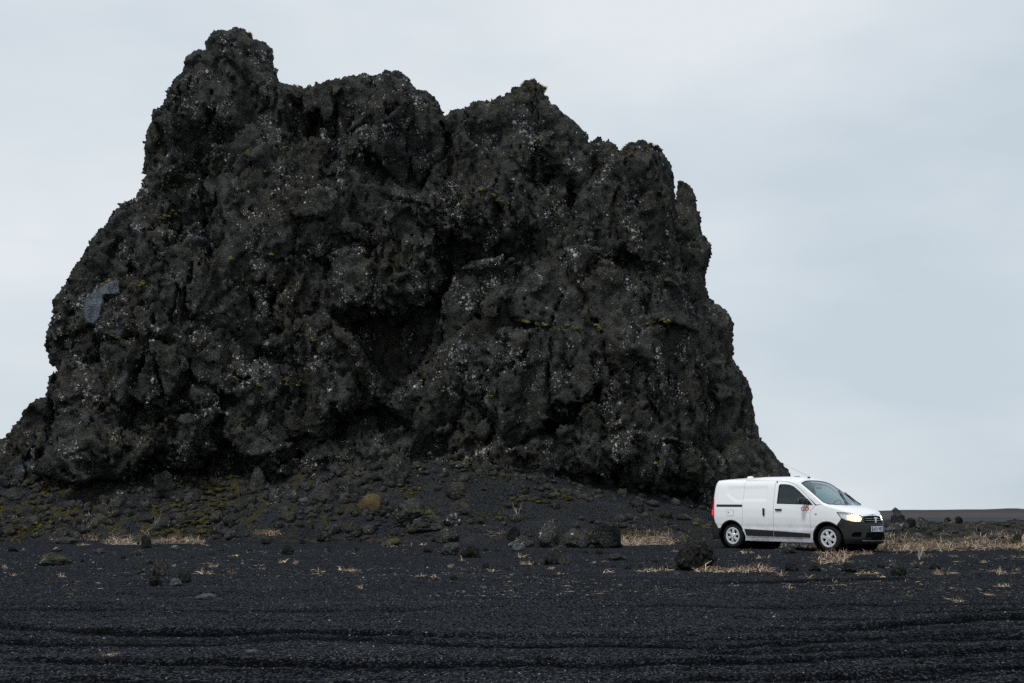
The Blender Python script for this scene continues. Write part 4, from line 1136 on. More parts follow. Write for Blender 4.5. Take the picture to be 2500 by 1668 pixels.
def boulder_verts(seed, sub, sx, sy, sz, angular=0.8, rough=1.0, px=30, taper=0.0):
    r_ = np.random.default_rng(seed)
    d, F = ico(sub)
    n = r_.normal(size=(24, 3)); n /= np.linalg.norm(n, axis=1, keepdims=True)
    h = r_.uniform(0.66, 1.0, 24)
    q = np.clip(d @ n.T, 0.05, None)
    rr = np.min(h / q, axis=1); rr = np.minimum(rr, 1.12)
    rad = (1 - angular) + angular * rr
    o = r_.uniform(0, 50, 3)
    P = (d * rad[:, None]).astype(np.float32)
    a, b = worley(P * 1.7 + o)
    rad = rad + rough * (0.16 * fbm(P * 1.6 + o, 3) + 0.12 * (0.5 - a) + (0.075 * fbm(P * 6 + o, 3, 0.6, True) if sub > 2 else 0) + (0.10 * (0.5 - worley(P * 4.5 + o)[0]) if sub > 3 else 0))
    V = d * rad[:, None]
    lo, hi = V.min(0), V.max(0)
    V = (V - (lo + hi) / 2) / (hi - lo)                         # unit box
    tp = taper * (V[:, 2] + 0.2).clip(0, 1); V[:, :2] *= (1 - tp)[:, None]
    V = V * np.array([sx, sy, sz / 0.80])
    V[:, 2] += sz / 0.80 * 0.30                                 # a fifth of it sits in the sand
    return V, F

def boulder(px, py, w, h, style, label, cat='boulder', group=None, Y=None, seed=None, rot=None, angular=None, name=None):
    if Y is None: X, Yd, Zg = ground_at(px, py)
    else:
        X, Zr = at_depth(px, py, Y); Yd = Y; Zg = float(terrain(X, Y)[0])
    k = math.hypot(Yd, 0) / FPX
    sx, sz = w * k * 1.08, h * k * 1.18
    sub = 5 if w > 75 else (4 if w > 26 else 3)
    seed = seed if seed is not None else int(px * 7 + py * 13)
    r_ = random.Random(seed)
    V, F = boulder_verts(seed, sub, sx, sx * r_.uniform(0.7, 1.05), sz, angular if angular is not None else r_.uniform(0.8, 1.0), {'t': 0.35, 'g': 1.3}.get(style, 1.9 if w > 100 else 1.3), taper=0.0 if style in 'tg' else (0.85 if w > 110 else r_.uniform(0.1, 0.6)))
    o = mesh_np(name or ('stone' if w < 22 else 'boulder'), V, F, MB[style], smooth=style in ('t',))
    o.location = (X, Yd + sx * 0.35, Zg - 0.01)
    tag(o, label, cat if w >= 22 else 'stone', group)
    return o

MB = {'k': rock_material('craggy_boulder', 0.25, 0.38, 0.5, True, dark=0.55), 'd': rock_material('dark_boulder', 0.8, 0.12, 0.4, True, dark=1.22), 'm': rock_material('mossy_boulder', 0.9, 0.48, 0.6, True, dark=1.15),
      's': rock_material('speckled_boulder', 1.5, 0.1, 0.4, True, dark=1.4), 'b': rock_material('black_boulder', 0.12, 0.0, 0.1, True, dark=0.4)}
nt = NT('grey_stone'); _pp = nt.n('ShaderNodeTexCoord').outputs['Object']
nt.base(nt.mix(nt.step(nt.noise(_pp, 9, 5, 0.65), 0.3, 0.7), (0.018, 0.021, 0.024), (0.075, 0.083, 0.092))); nt.set(0.85, spec=0.25); nt.bump(nt.noise(_pp, 40, 3), 0.6, 0.02); MB['g'] = nt.m
nt = NT('tan_moss'); _pp = nt.n('ShaderNodeTexCoord').outputs['Object']
nt.base(nt.mix(nt.step(nt.noise(_pp, 22, 5, 0.7), 0.35, 0.65), (0.045, 0.036, 0.017), (0.14, 0.108, 0.052))); nt.set(0.95, spec=0.1); nt.bump(nt.noise(_pp, 60, 4), 1.0, 0.04); MB['t'] = nt.m
nt = NT('green_moss'); _pp = nt.n('ShaderNodeNewGeometry').outputs['Position']
nt.base(nt.mix(nt.step(nt.noise(_pp, 7, 5, 0.7), 0.35, 0.65), (0.013, 0.013, 0.006), (0.082, 0.075, 0.031))); nt.set(0.95, spec=0.1); nt.bump(nt.noise(_pp, 50, 4), 1.0, 0.04); M_MOSS = nt.m
nt = NT('bright_moss'); _pp = nt.n('ShaderNodeNewGeometry').outputs['Position']
nt.base(nt.mix(nt.step(nt.noise(_pp, 9, 5, 0.7), 0.35, 0.65), (0.055, 0.054, 0.016), (0.20, 0.185, 0.065))); nt.set(0.95, spec=0.1); nt.bump(nt.noise(_pp, 50, 4), 1.0, 0.04); M_MOSS2 = nt.m

BOULDERS = [
    # group by the foreground left
    (386, 1408, 46, 38, 'd', 'dark lava boulder at the back of the cluster of four on the left sand'),
    (375, 1430, 34, 25, 'b', 'squat black boulder at the front left of the cluster of four'),
    (444, 1423, 36, 31, 'b', 'round black boulder at the right end of the cluster of four'),
    (426, 1430, 28, 18, 'g', 'smooth grey stone leaning at the front of the cluster of four'),
    (338, 1404, 20, 13, 'b', 'small black stone just left of the cluster of four boulders'),
    (125, 1381, 72, 28, 'm', 'low wide mossy boulder alone on the sand at far left'),
    (353, 1339, 28, 28, 'b', 'upright black boulder standing in the left strip of dry grass'),
    (328, 1329, 26, 13, 'd', 'flat dark stone beside the upright boulder in the left dry grass'),
    (150, 1328, 66, 14, 'd', 'long low dark slab at the foot of the left mossy slope'),
    (495, 1469, 54, 15, 'g', 'flat pale grey stone half sunk in the left foreground sand'),
    (612, 1592, 32, 8, 'g', 'thin pale slab lying in the nearest sand left of centre'),
    # left slope
    (624, 1207, 42, 60, 'd', 'tall narrow grey boulder leaning on the slope below the left face'),
    (671, 1221, 33, 24, 'd', 'left one of two rounded grey boulders below the lower cave'),
    (706, 1221, 33, 26, 'd', 'right one of two rounded grey boulders below the lower cave'),
    (779, 1242, 86, 56, 'd', 'broad dark boulder on the slope below the lower cave'),
    (749, 1240, 45, 22, 'g', 'pale grey boulder in front of the broad dark one below the cave'),
    (692, 1254, 30, 18, 'd', 'small grey boulder above the one with a flat top on the middle slope'),
    (698, 1277, 42, 24, 'd', 'flat topped grey boulder low on the slope below the cave'),
    (755, 1260, 33, 18, 'd', 'small dark boulder below the pale grey one on the slope'),
    (843, 1196, 58, 30, 'm', 'mossy lichen spotted boulder up the slope left of the tan cushion'),
    (901, 1250, 52, 36, 't', 'round tan moss covered cushion boulder on the middle slope'),
    (957, 1194, 76, 74, 'm', 'big mossy hummock against the foot of the rock above the tan cushion'),
    (1010, 1284, 104, 58, 'm', 'large dark boulder with a bright mossy top right of the tan cushion'),
    (1047, 1297, 90, 34, 'd', 'low arched boulder with a hollow underneath on the middle slope'),
    (1103, 1292, 44, 34, 'd', 'grey boulder right of the low arched one'),
    (1118, 1221, 70, 40, 'm', 'bright green mossy boulder high on the middle scree'),
    (1124, 1260, 60, 34, 'm', 'dark boulder with a green moss streak below the bright mossy one'),
    (1092, 1328, 57, 34, 'd', 'dark boulder at the foot of the slope below the arched one'),
    (190, 1292, 44, 30, 'm', 'dark boulder crowned with bright moss on the left slope'),
    (245, 1262, 40, 26, 'm', 'moss patched boulder halfway up the left slope'),
    (285, 1240, 56, 40, 'd', 'grey boulder under the left overhang above the moss'),
    (235, 1290, 68, 30, 'm', 'wide boulder topped with straw on the left slope'),
    (385, 1300, 60, 32, 'd', 'dark boulder with a shaded hollow behind the left dry grass'),
    (440, 1278, 40, 24, 'm', 'small mossy boulder above the left dry grass strip'),
    (60, 1270, 60, 30, 'm', 'mossy boulder near the left edge of the slope'),
    (30, 1225, 50, 34, 'd', 'dark boulder at the left edge high on the slope'),
    (530, 1270, 34, 20, 'm', 'low boulder with a round moss cap on the slope left of the cave'),
    (470, 1232, 46, 36, 'd', 'dark boulder tucked under the left overhang'),
    (395, 1205, 60, 50, 'd', 'square grey block fallen at the base of the left face'),
    # middle row
    (1340, 1338, 58, 56, 'm', 'moss capped boulder at the left of the row of three big ones'),
    (1411, 1338, 66, 42, 's', 'white speckled boulder in the middle of the row of three'),
    (1480, 1339, 82, 50, 'b', 'largest black boulder at the right of the row of three'),
    (1274, 1336, 60, 24, 's', 'low speckled boulder left of the row of three'),
    (1253, 1322, 34, 32, 'b', 'upright black boulder behind the low speckled one'),
    (1264, 1346, 28, 18, 'g', 'pale grey stone in front of the low speckled boulder'),
    (1362, 1349, 44, 16, 'd', 'flat dark stone in front of the moss capped boulder'),
    (1349, 1379, 42, 30, 'b', 'black boulder in the pair below the row of three'),
    (1378, 1379, 32, 20, 'm', 'green mossy boulder in the pair below the row of three'),
    (1317, 1380, 28, 14, 'd', 'small dark boulder left of the pair below the row of three'),
    (1508, 1368, 42, 16, 'm', 'low mossy stone below the largest black boulder'),
    (1463, 1356, 18, 14, 'b', 'small black stone below the largest black boulder'),
    (1100, 1356, 46, 27, 'd', 'rough dark boulder at the left of the pair below centre slope'),
    (1148, 1362, 46, 30, 'b', 'rough black boulder at the right of the pair below centre slope'),
    (957, 1334, 42, 18, 'm', 'grassy mossy hummock at the foot of the middle slope'),
    (1044, 1349, 22, 13, 'b', 'small black boulder left of the rough pair below centre slope'),
    (701, 1355, 31, 21, 'b', 'triangular black boulder with a green top on the open sand'),
    (795, 1347, 24, 13, 'b', 'low black boulder right of the triangular one on the open sand'),
    (648, 1330, 26, 15, 'b', 'low black boulder at the slope foot left of the triangular one'),
    (1185, 1388, 18, 13, 'b', 'small black stone alone on the sand below the rough pair'),
    (1109, 1416, 20, 11, 'b', 'small black stone nearest the camera below centre slope'),
    (1706, 1394, 104, 74, 'k', 'big craggy moss flecked boulder left of the van rear wheel'),
    (1647, 1393, 46, 20, 'd', 'low rubble boulder at the left foot of the big craggy boulder'),
    (1665, 1330, 46, 28, 'm', 'rough boulder behind the big craggy one near the van rear'),
    (1926, 1352, 44, 24, 'd', 'dark boulder lying before the van between its wheels'),
    (1790, 1336, 26, 12, 'd', 'small dark stone against the van rear wheel'),
    # row in front of the van
    (1936, 1396, 33, 20, 'b', 'leftmost black boulder of the row in front of the van'),
    (1991, 1396, 29, 16, 'b', 'second black boulder from the left in front of the van'),
    (2076, 1400, 36, 24, 'b', 'jagged black boulder third from the left in front of the van'),
    (2117, 1399, 32, 18, 'b', 'black boulder just right of the jagged one in front of the van'),
    (2155, 1388, 24, 10, 'b', 'flat black boulder set back in the row before the van'),
    (2181, 1387, 24, 12, 's', 'pale flecked boulder set back at the row before the van'),
    (2199, 1407, 36, 22, 'b', 'nearest black boulder at the right of the row before the van'),
    (2285, 1391, 30, 12, 'b', 'flat black boulder alone to the right of the row before the van'),
    # right lava field
    (2487, 1333, 26, 26, 'b', 'black boulder in the dry grass at the right edge'),
    (2255, 1292, 34, 27, 'd', 'round grey topped boulder in the lava rubble right of the van'),
    (2227, 1290, 26, 20, 'b', 'black boulder left of the round grey topped one'),
    (2245, 1314, 26, 14, 'g', 'flat grey slab standing at the back of the right grass strip'),
    (2310, 1312, 30, 10, 'g', 'pale flat slab beside the grey one behind the right grass strip'),
    (2393, 1320, 26, 11, 'g', 'pointed pale slab alone behind the right end of the grass strip'),
    (2180, 1300, 30, 12, 'g', 'grey slab right beside the van number plate'),
    (2316, 1274, 16, 9, 'b', 'tiny black rock on the skyline of the lava field'),
    (2345, 1284, 20, 12, 'b', 'black rock right of the tiny one on the lava field'),
    (2180, 1326, 34, 12, 'm', 'dark mossy clump stone at the front of the right grass strip'),
    (2136, 1276, 20, 14, 'd', 'dark rock showing just behind the van bonnet'),
]
for b in BOULDERS: boulder(*b)

# the small pointed stone standing on its block
SX, SY = at_depth(2192, 1266, 54.0)[0], 54.0
ks = SY / FPX; sz0 = at_depth(2192, 1272, SY)[1]
st = empty('standing_stone', (SX, SY, float(terrain(SX, SY)[0])))
tag(st, 'pointed grey stone standing on a dark block in the lava field', 'standing stone')
def slab(name, pts, depth, mat, parent, seed, base):
    c = np.mean(np.array(pts), 0); V2, F = cdt(pts, res=0.05)
    P = np.stack([V2[:, 0], np.zeros(len(V2)), V2[:, 1]], 1)
    V, Fs = shell(P, F, depth, np.tile([[0.0, 1, 0]], (len(P), 1)))
    V[:, 1] -= depth / 2
    V += 0.018 * np.stack([vnoise(V * 7 + seed), vnoise(V * 7 + seed + 20), vnoise(V * 7 + seed + 40)], 1)
    o = mesh_np(name, V, Fs, mat, parent); fix_normals(o); return o
zo = sz0 - st.location.z
q = lambda a, b: ((a - 547) * 0.1702 * ks, zo + (360 - b) * 0.1702 * ks)
slab('block', [q(472, 400), q(472, 285), q(540, 292), q(622, 284), q(622, 400)], 0.40, MB['d'], st, 3, zo)
slab('point', [q(474, 286), q(492, 245), q(478, 205), q(515, 172), q(560, 203), q(586, 225), q(606, 286), q(540, 296)], 0.22, MB['g'], st, 9, zo)
if zo > 0.02:
    V, F = boulder_verts(77, 3, 0.9, 0.8, zo + 0.02)
    mesh_np('footing', V, F, MB['d'], st)

ORD = ['leftmost', 'second', 'third', 'fourth', 'fifth', 'sixth', 'seventh', 'eighth', 'ninth', 'tenth', 'eleventh', 'twelfth', 'thirteenth', 'fourteenth', 'fifteenth', 'sixteenth', 'seventeenth', 'eighteenth']
ZONES = [(-50, 330, 'on the sand at far left'), (330, 600, 'around the cluster of four boulders'), (600, 1000, 'on the sand below the tan cushion boulder'), (1000, 1300, 'on the sand below the middle scree'),
         (1300, 1700, 'below the row of three big boulders'), (1700, 2050, 'on the sand before the side of the van'), (2050, 2300, 'on the sand before the van nose'), (2300, 2600, 'on the sand at far right')]
def zone_labels(items, thing):
    out = {}
    for a, b, nm in ZONES:
        for k, it in enumerate(sorted([i for i in items if a <= i[0] < b])):
            out[it] = (ORD[0] + ' ' + thing + ' ' + nm) if k == 0 else (ORD[k] + ' ' + thing + ' from the left ' + nm)
    return out
# further single stones of one kind on the open sand
r_ = random.Random(5)
small = [(27, 1348, 24, 10), (134, 1347, 28, 11), (241, 1352, 27, 12), (328, 1356, 30, 10), (384, 1334, 20, 10), (426, 1342, 26, 10), (369, 1377, 18, 9), (515, 1356, 21, 9),
         (563, 1313, 30, 14), (524, 1309, 32, 14), (399, 1309, 18, 12), (737, 1328, 14, 9), (810, 1322, 18, 9), (779, 1322, 14, 7), (1185, 1345, 14, 8), (1212, 1347, 16, 8), (1533, 1391, 17, 9),
         (2066, 1420, 20, 8), (2241, 1388, 18, 9), (2381, 1363, 24, 9), (2453, 1368, 16, 8), (540, 1346, 12, 6), (905, 1330, 12, 7), (870, 1345, 10, 6), (1430, 1352, 12, 7), (1600, 1372, 14, 7), (1565, 1385, 12, 6),
         (1840, 1380, 12, 6), (2350, 1392, 12, 6), (2420, 1385, 14, 6), (760, 1372, 10, 5), (1000, 1376, 10, 5), (300, 1365, 14, 6), (80, 1360, 14, 6), (200, 1372, 12, 6), (470, 1362, 12, 6), (610, 1345, 12, 6),
         (1740, 1405, 12, 6), (1880, 1402, 12, 6), (2030, 1385, 10, 5), (1410, 1395, 12, 6), (1240, 1392, 10, 5)]
SL = zone_labels(small, 'small dark stone')
for px, py, w, h in small:
    boulder(px, py, w, h, 'b' if r_.random() < 0.7 else 'd', SL[(px, py, w, h)], 'stone', 'small lava stones scattered over the black sand', name='stone')

# ------------------------------------------------------------------ loose stuff: pebbles, scree, moss, lava rubble
def scatter_mesh(name, P, S, sub, mat, cols=None, parent=None, flat=0.6, seed=1, octa=False, smooth=False):
    r_ = np.random.default_rng(seed)
    if octa:
        bv = np.array([(1, 0, 0), (-1, 0, 0), (0, 1, 0), (0, -1, 0), (0, 0, 1), (0, 0, -1)], float)
        bf = np.array([(0, 2, 4), (2, 1, 4), (1, 3, 4), (3, 0, 4), (2, 0, 5), (1, 2, 5), (3, 1, 5), (0, 3, 5)])
    else: bv, bf = ico(sub)
    n, k = len(P), len(bv)
    R = bv[None] * (1 + r_.uniform(-0.34, 0.34, (n, k, 1)))
    R = R * np.stack([r_.uniform(0.6, 1.5, n), r_.uniform(0.6, 1.3, n), flat * r_.uniform(0.6, 1.4, n)], 1)[:, None, :]
    a = r_.uniform(0, 6.283, n); ca, sa = np.cos(a)[:, None], np.sin(a)[:, None]
    R = np.stack([R[..., 0] * ca - R[..., 1] * sa, R[..., 0] * sa + R[..., 1] * ca, R[..., 2]], -1)
    V = (P[:, None, :] + R * S[:, None, None]).reshape(-1, 3)
    F = (bf[None] + (np.arange(n) * k)[:, None, None]).reshape(-1, 3)
    at = {'col': np.repeat(cols, k, axis=0)} if cols is not None else None
    return mesh_np(name, V, F, mat, parent, attr=at, smooth=smooth)

def attr_material(name, rough=0.85, spec=0.25, trans=0.0):
    nt = NT(name); at = nt.n('ShaderNodeAttribute', attribute_name='col')
    pos = nt.n('ShaderNodeNewGeometry').outputs['Position']
    mx = nt.n('ShaderNodeMix', data_type='RGBA', blend_type='MULTIPLY'); mx.inputs['Factor'].default_value = 0.5
    nt.l(at.outputs['Color'], mx.inputs['A']); nt.l(nt.mix(nt.noise(pos, 25, 3), (0.6, 0.6, 0.6), (1.3, 1.3, 1.3)), mx.inputs['B'])
    nt.base(mx.outputs['Result']); nt.set(rough, spec=spec)
    return nt.m
M_PEB = attr_material('gravel_grain')
M_SCREE = rock_material('scree_stone', 0.35, 0.15, 0.4)

R = np.random.default_rng(3)
n = 68000
y = 1 / R.uniform(1 / 34.0, 1 / 5.6, n); x = R.uniform(-0.47, 0.47, n) * y
cl = vnoise(np.stack([x * 0.8, y * 0.5, 0 * x + 13], 1)) + 0.6 * vnoise(np.stack([x * 3, y * 2, 0 * x + 19], 1))
keep = (R.random(n) < np.clip(0.62 + 0.55 * cl, 0.1, 1)) & (R.random(n) > 0.92 * track_field(x, y)[1])
x, y = x[keep], y[keep]; n = len(x)
S = (0.0024 + 0.0072 * R.random(n) ** 4) * np.clip(y / 9.0, 0.8, 2.4)
z = terrain(x, y) + S * 0.15
tone = 0.008 + 0.15 * R.random(n) ** 3.2
tone = np.where(R.random(n) < 0.05, R.uniform(0.13, 0.34, n), tone)
tint = np.stack([tone * 0.96, tone, tone * 1.10], 1)
red = R.random(n) < 0.008; tint[red] = np.stack([tone[red] * 2.6, tone[red] * 1.3, tone[red]], 1)
peb = scatter_mesh('pebbles', np.stack([x, y, z], 1), S, 1, M_PEB, tint, octa=True, flat=0.65)
tag(peb, 'fine black and grey gravel strewn over the foreground sand', 'gravel', kind='stuff')

# scree on the slope under the rock
n = 6500
x = R.uniform(-21, 9.5, n); y = R.uniform(36.5, 45.2, n); t = talus_t(x, y)
k = (t > 0.03) & (R.random(n) < np.where(x > -3, 0.45, 1.0)) & (R.random(n) < 0.25 + 0.75 * ss(-0.3, 0.4, vnoise(np.stack([x * 0.7, y * 0.7, 0 * x + 8], 1)))); x, y = x[k], y[k]; n = len(x)
S = 0.03 + 0.21 * R.random(n) ** 4.0
scr = scatter_mesh('scree', np.stack([x, y, terrain(x, y) + S * 0.2], 1), S, 1, M_SCREE, flat=0.8, seed=4)
tag(scr, 'loose dark scree covering the slope below the rock', 'scree', kind='stuff')

# broken blocks piled where the cliff meets the slope
n = 1500
x = R.uniform(-20.5, 4.5, n); y = R.uniform(39.5, 45.0, n); t = talus_t(x, y)
k = (t > np.where(x < -4, 0.30, 0.68)) & (R.random(n) < 0.75); x, y = x[k], y[k]; n = len(x)
S = 0.06 + 0.13 * R.random(n) ** 2
blk = scatter_mesh('broken_blocks', np.stack([x, y, terrain(x, y) + S * 0.2], 1), S, 2, MB['d'], flat=0.85, seed=14)
tag(blk, 'broken dark lava blocks heaped along the foot of the cliff', 'rubble', kind='stuff')

# rubble of the lava field on the right
n = 1500
a = R.uniform(0.27, 0.52, n); y = R.uniform(36, 75, n) ; x = a * y
S = 0.03 + 0.17 * R.random(n) ** 3
rub = scatter_mesh('lava_rubble', np.stack([x, y, terrain(x, y) + S * 0.15], 1), S, 1, M_SCREE, flat=0.8, seed=6)
tag(rub, 'dark broken lava rubble behind the right hand grass strip', 'rubble', kind='stuff')

# moss cushions on the slope, grown together into mats
nc = 620
cx = R.uniform(-21, 7, nc); cy = R.uniform(37.5, 44.8, nc); ct = talus_t(cx, cy)
den = np.interp(cx, [-21, -12, -7, -3.5, 0, 3, 7], [1.0, 1.0, 0.35, 0.3, 0.28, 0.15, 0.1]) * ss(-0.1, 0.4, vnoise(np.stack([cx * 0.55, cy * 0.55, 0 * cx + 41], 1)) + 0.1)
k = (ct > 0.06) & (R.random(nc) < den); cx, cy = cx[k], cy[k]
x = np.repeat(cx, 16) + R.normal(0, 0.26, len(cx) * 16); y = np.repeat(cy, 16) + R.normal(0, 0.20, len(cx) * 16)
n = len(x)
S = 0.04 + 0.12 * R.random(n) ** 2
mo = scatter_mesh('moss_cushions', np.stack([x, y, terrain(x, y)], 1), S, 2, M_MOSS, flat=0.5, seed=8, smooth=True)
tag(mo, 'yellow green moss cushions growing over the lower slope', 'moss', kind='stuff')

# ------------------------------------------------------------------ dry grass
M_STRAW = attr_material('dry_grass', 0.9, 0.1)
STRAW = np.array([(0.40, 0.325, 0.25), (0.28, 0.210, 0.150), (0.48, 0.41, 0.33), (0.19, 0.120, 0.085), (0.34, 0.26, 0.19), (0.10, 0.078, 0.055)])
OLIVE = np.array([(0.10, 0.095, 0.03), (0.15, 0.125, 0.05), (0.20, 0.16, 0.08)])
def blades(P, H, W, seed, pal=STRAW, lean=0.8, greenish=0.08):
    """narrow two-segment blades; P (n,3) roots, H lengths; lean 0 upright .. 3 lying flat"""
    r_ = np.random.default_rng(seed); n = len(P)
    a = r_.uniform(0, 6.283, n); dirv = np.stack([np.cos(a), np.sin(a)], 1)
    t0 = np.clip(np.abs(r_.normal(0.44 * lean, 0.20 + 0.10 * lean, n)), 0, 1.48)         # angle from upright at the root
    if lean > 4: t0 = np.clip(t0, 1.25, 1.5)
    t1 = np.clip(t0 + r_.uniform(0.1, 0.9, n) * min(lean, 1.2), 0, 1.62)          # and past the bend
    fa = r_.uniform(0, 6.283, n); sidev = np.stack([np.cos(fa), np.sin(fa)], 1)
    w = W * r_.uniform(0.5, 1.4, n)
    def pt(l0, l1, sw):
        v = P.copy(); hor = H * (l0 * np.sin(t0) + l1 * np.sin(t1)); ver = H * (l0 * np.cos(t0) + l1 * np.cos(t1))
        v[:, :2] += dirv * hor[:, None] + sidev * (w * sw)[:, None]; v[:, 2] += ver + w * sw * 0.4; return v
    V = np.stack([pt(-0.04, 0, -0.5), pt(-0.04, 0, 0.5), pt(0.5, 0, -0.4), pt(0.5, 0, 0.4), pt(0.5, 0.5, 0)], 1).reshape(-1, 3)
    b = (np.arange(n) * 5)[:, None]
    F = np.concatenate([b + np.array([0, 1, 3]), b + np.array([0, 3, 2]), b + np.array([2, 3, 4])])
    c = pal[r_.integers(0, len(pal), n)] * r_.uniform(0.6, 1.65, (n, 1))
    g = r_.random(n) < greenish; c[g] = OLIVE[r_.integers(0, 3, g.sum())]
    return V, F, np.repeat(c, 5, axis=0)

def grass_patch(name, px0, px1, py0, py1, n, h, seed, label=None, cat='dry grass', kind=None, pal=STRAW, greenish=0.08, edge=True, group=None, lean=2.3, w=0.012, parent=None):
    """grass whose roots fill a stretch of ground, given by photo pixels of its corners"""
    r_ = np.random.default_rng(seed)
    g = [ground_at(px, py) for px, py in ((px0, py1), (px1, py1), (px0, py0), (px1, py0))]
    u, v = r_.random(n), r_.random(n)
    if edge: u = 0.5 + (u - 0.5) * (0.75 + 0.25 * np.sqrt(v * (1 - v)) * 2)
    x = (g[0][0] * (1 - u) + g[1][0] * u) * (1 - v) + (g[2][0] * (1 - u) + g[3][0] * u) * v
    y = (g[0][1] * (1 - u) + g[1][1] * u) * (1 - v) + (g[2][1] * (1 - u) + g[3][1] * u) * v
    cl = vnoise(np.stack([x * 2.2, y * 1.6, 0 * x + seed], 1)) + 0.5 * vnoise(np.stack([x * 6, y * 4, 0 * x + seed], 1))
    k = r_.random(n) < np.clip(0.55 + 0.9 * cl, 0.04, 1); x, y, cl = x[k], y[k], cl[k]
    z = terrain(x, y)
    c0 = np.array([x.mean(), y.mean(), 0]); c0[2] = float(terrain(c0[0], c0[1])[0])
    P = np.stack([x, y, z], 1) - c0
    H = h * r_.uniform(0.25, 1.15, len(x)) ** 1.3 * (0.8 + 0.5 * cl.clip(-0.5, 1))
    V, F, c = blades(P, H, w, seed, pal, lean, greenish)
    o = mesh_np(name, V, F, M_STRAW, parent, attr={'col': c}); o.location = c0
    if label: tag(o, label, cat, group, kind)
    return o

grass_patch('dry_grass', 2085, 2620, 1312, 1345, 17000, 0.34, 1, 'long strip of dry straw grass right of the van', kind='stuff', greenish=0.22)
grass_patch('dry_grass', 250, 505, 1308, 1330, 4200, 0.34, 2, 'strip of dry straw grass at the foot of the left slope', kind='stuff', greenish=0.1)
grass_patch('dry_grass', 120, 245, 1304, 1320, 700, 0.25, 12, 'thin brown grass left of the long left strip', kind='stuff', greenish=0.25)
grass_patch('dry_grass', 1500, 1660, 1302, 1332, 4200, 0.42, 3, 'thick tan grass between the largest black boulder and the van', kind='stuff')
grass_patch('dry_grass', 1690, 1890, 1389, 1399, 1100, 0.16, 4, 'line of straw grass at the foot of the big craggy boulder', kind='stuff')
grass_patch('dry_grass', 1560, 1640, 1391, 1398, 240, 0.10, 24, 'sparse straw left of the big craggy boulder', kind='stuff')
grass_patch('dry_grass', 1985, 2130, 1344, 1356, 1300, 0.12, 5, 'rusty dry grass in front of the van front wheel', kind='stuff', pal=STRAW[[1, 3, 4]])
grass_patch('dry_grass', 1880, 2120, 1328, 1342, 1500, 0.14, 6, 'short straw grass growing under the van', kind='stuff')
grass_patch('dry_grass', 1990, 2070, 1362, 1378, 420, 0.24, 7, 'pale straw clump on the sand in front of the van')
grass_patch('dry_grass', 605, 690, 1300, 1314, 500, 0.22, 8, 'dry grass below the slope right of the long left strip', kind='stuff')
grass_patch('dry_grass', 0, 60, 1262, 1282, 300, 0.30, 9, 'straw hanging over a boulder at the left edge', kind='stuff')
grass_patch('dry_grass', 205, 275, 1258, 1268, 420, 0.26, 10, 'straw draped over the wide boulder on the left slope', kind='stuff')
grass_patch('dry_grass', 0, 70, 1120, 1190, 700, 0.30, 31, 'reddish dry grass on the ledge at the left edge', kind='stuff', pal=STRAW[[1, 3, 4]])
grass_patch('dry_grass', 1190, 1240, 1296, 1310, 260, 0.22, 11, 'small straw patch at the foot of the middle scree', kind='stuff')
grass_patch('dry_grass', 2190, 2420, 1276, 1300, 1500, 0.22, 13, 'scattered dry grass among the lava rubble on the right', kind='stuff', pal=STRAW[[1, 3, 4]], greenish=0.3)
grass_patch('dry_grass', 930, 1010, 1328, 1336, 240, 0.2, 14, 'straw on the grassy hummock below the middle slope', kind='stuff')

tufts = [(265, 1330, 22), (205, 1333, 30), (862, 1395, 42), (835, 1394, 24), (1290, 1380, 50), (1036, 1332, 24), (497, 1333, 18), (632, 1382, 14), (690, 1374, 14), (1484, 1399, 24),
         (1920, 1436, 36), (2125, 1404, 60), (2235, 1378, 40), (2345, 1374, 30), (2205, 1352, 40), (2455, 1402, 50), (2450, 1434, 34), (2485, 1362, 36), (1975, 1412, 18), (2037, 1418, 14), (2152, 1414, 22),
         (2300, 1404, 40), (2430, 1398, 40), (1800, 1430, 30), (500, 1402, 22), (592, 1377, 14), (52, 1347, 24), (172, 1374, 24), (10, 1388, 14), (245, 1392, 18), (640, 1390, 14), (520, 1388, 22), (565, 1400, 16),
         (1180, 1400, 16), (1203, 1398, 16), (1020, 1410, 40), (1060, 1412, 18), (1275, 1361, 18), (1430, 1370, 20), (1445, 1375, 16), (1475, 1372, 14), (1650, 1348, 16), (1820, 1352, 24), (1860, 1365, 30), (1910, 1410, 14),
         (275, 1600, 44), (2315, 1466, 16), (2340, 1470, 20), (2412, 1455, 14), (880, 1438, 12), (640, 1445, 14), (1555, 1398, 30), (1345, 1392, 14), (2070, 1358, 20), (2260, 1362, 30), (2380, 1345, 26), (2330, 1360, 18),
         (2490, 1345, 20), (2400, 1375, 20), (2180, 1372, 18), (340, 1348, 14), (425, 1385, 16), (575, 1360, 10), (720, 1378, 12), (780, 1400, 12), (945, 1378, 12), (1100, 1385, 12), (85, 1402, 14), (30, 1410, 14), (150, 1410, 14), (1250, 1405, 14), (1130, 1372, 10), (1365, 1405, 18)]
TL = zone_labels(tufts, 'dry straw tuft')
for i, (px, py, w) in enumerate(tufts):
    hgt = 0.08 + 0.09 * ((i * 37) % 10) / 10
    if py > 1440: hgt *= 0.5
    grass_patch('dry_grass_tuft', px - w / 2, px + w / 2, py - 3.5, py, int(30 + w * 2.0), hgt, 100 + i, TL[(px, py, w)], 'grass tuft', None,
                group='tufts of dry grass dotted over the sand', lean=2.8, w=0.010 if py < 1440 else 0.004)

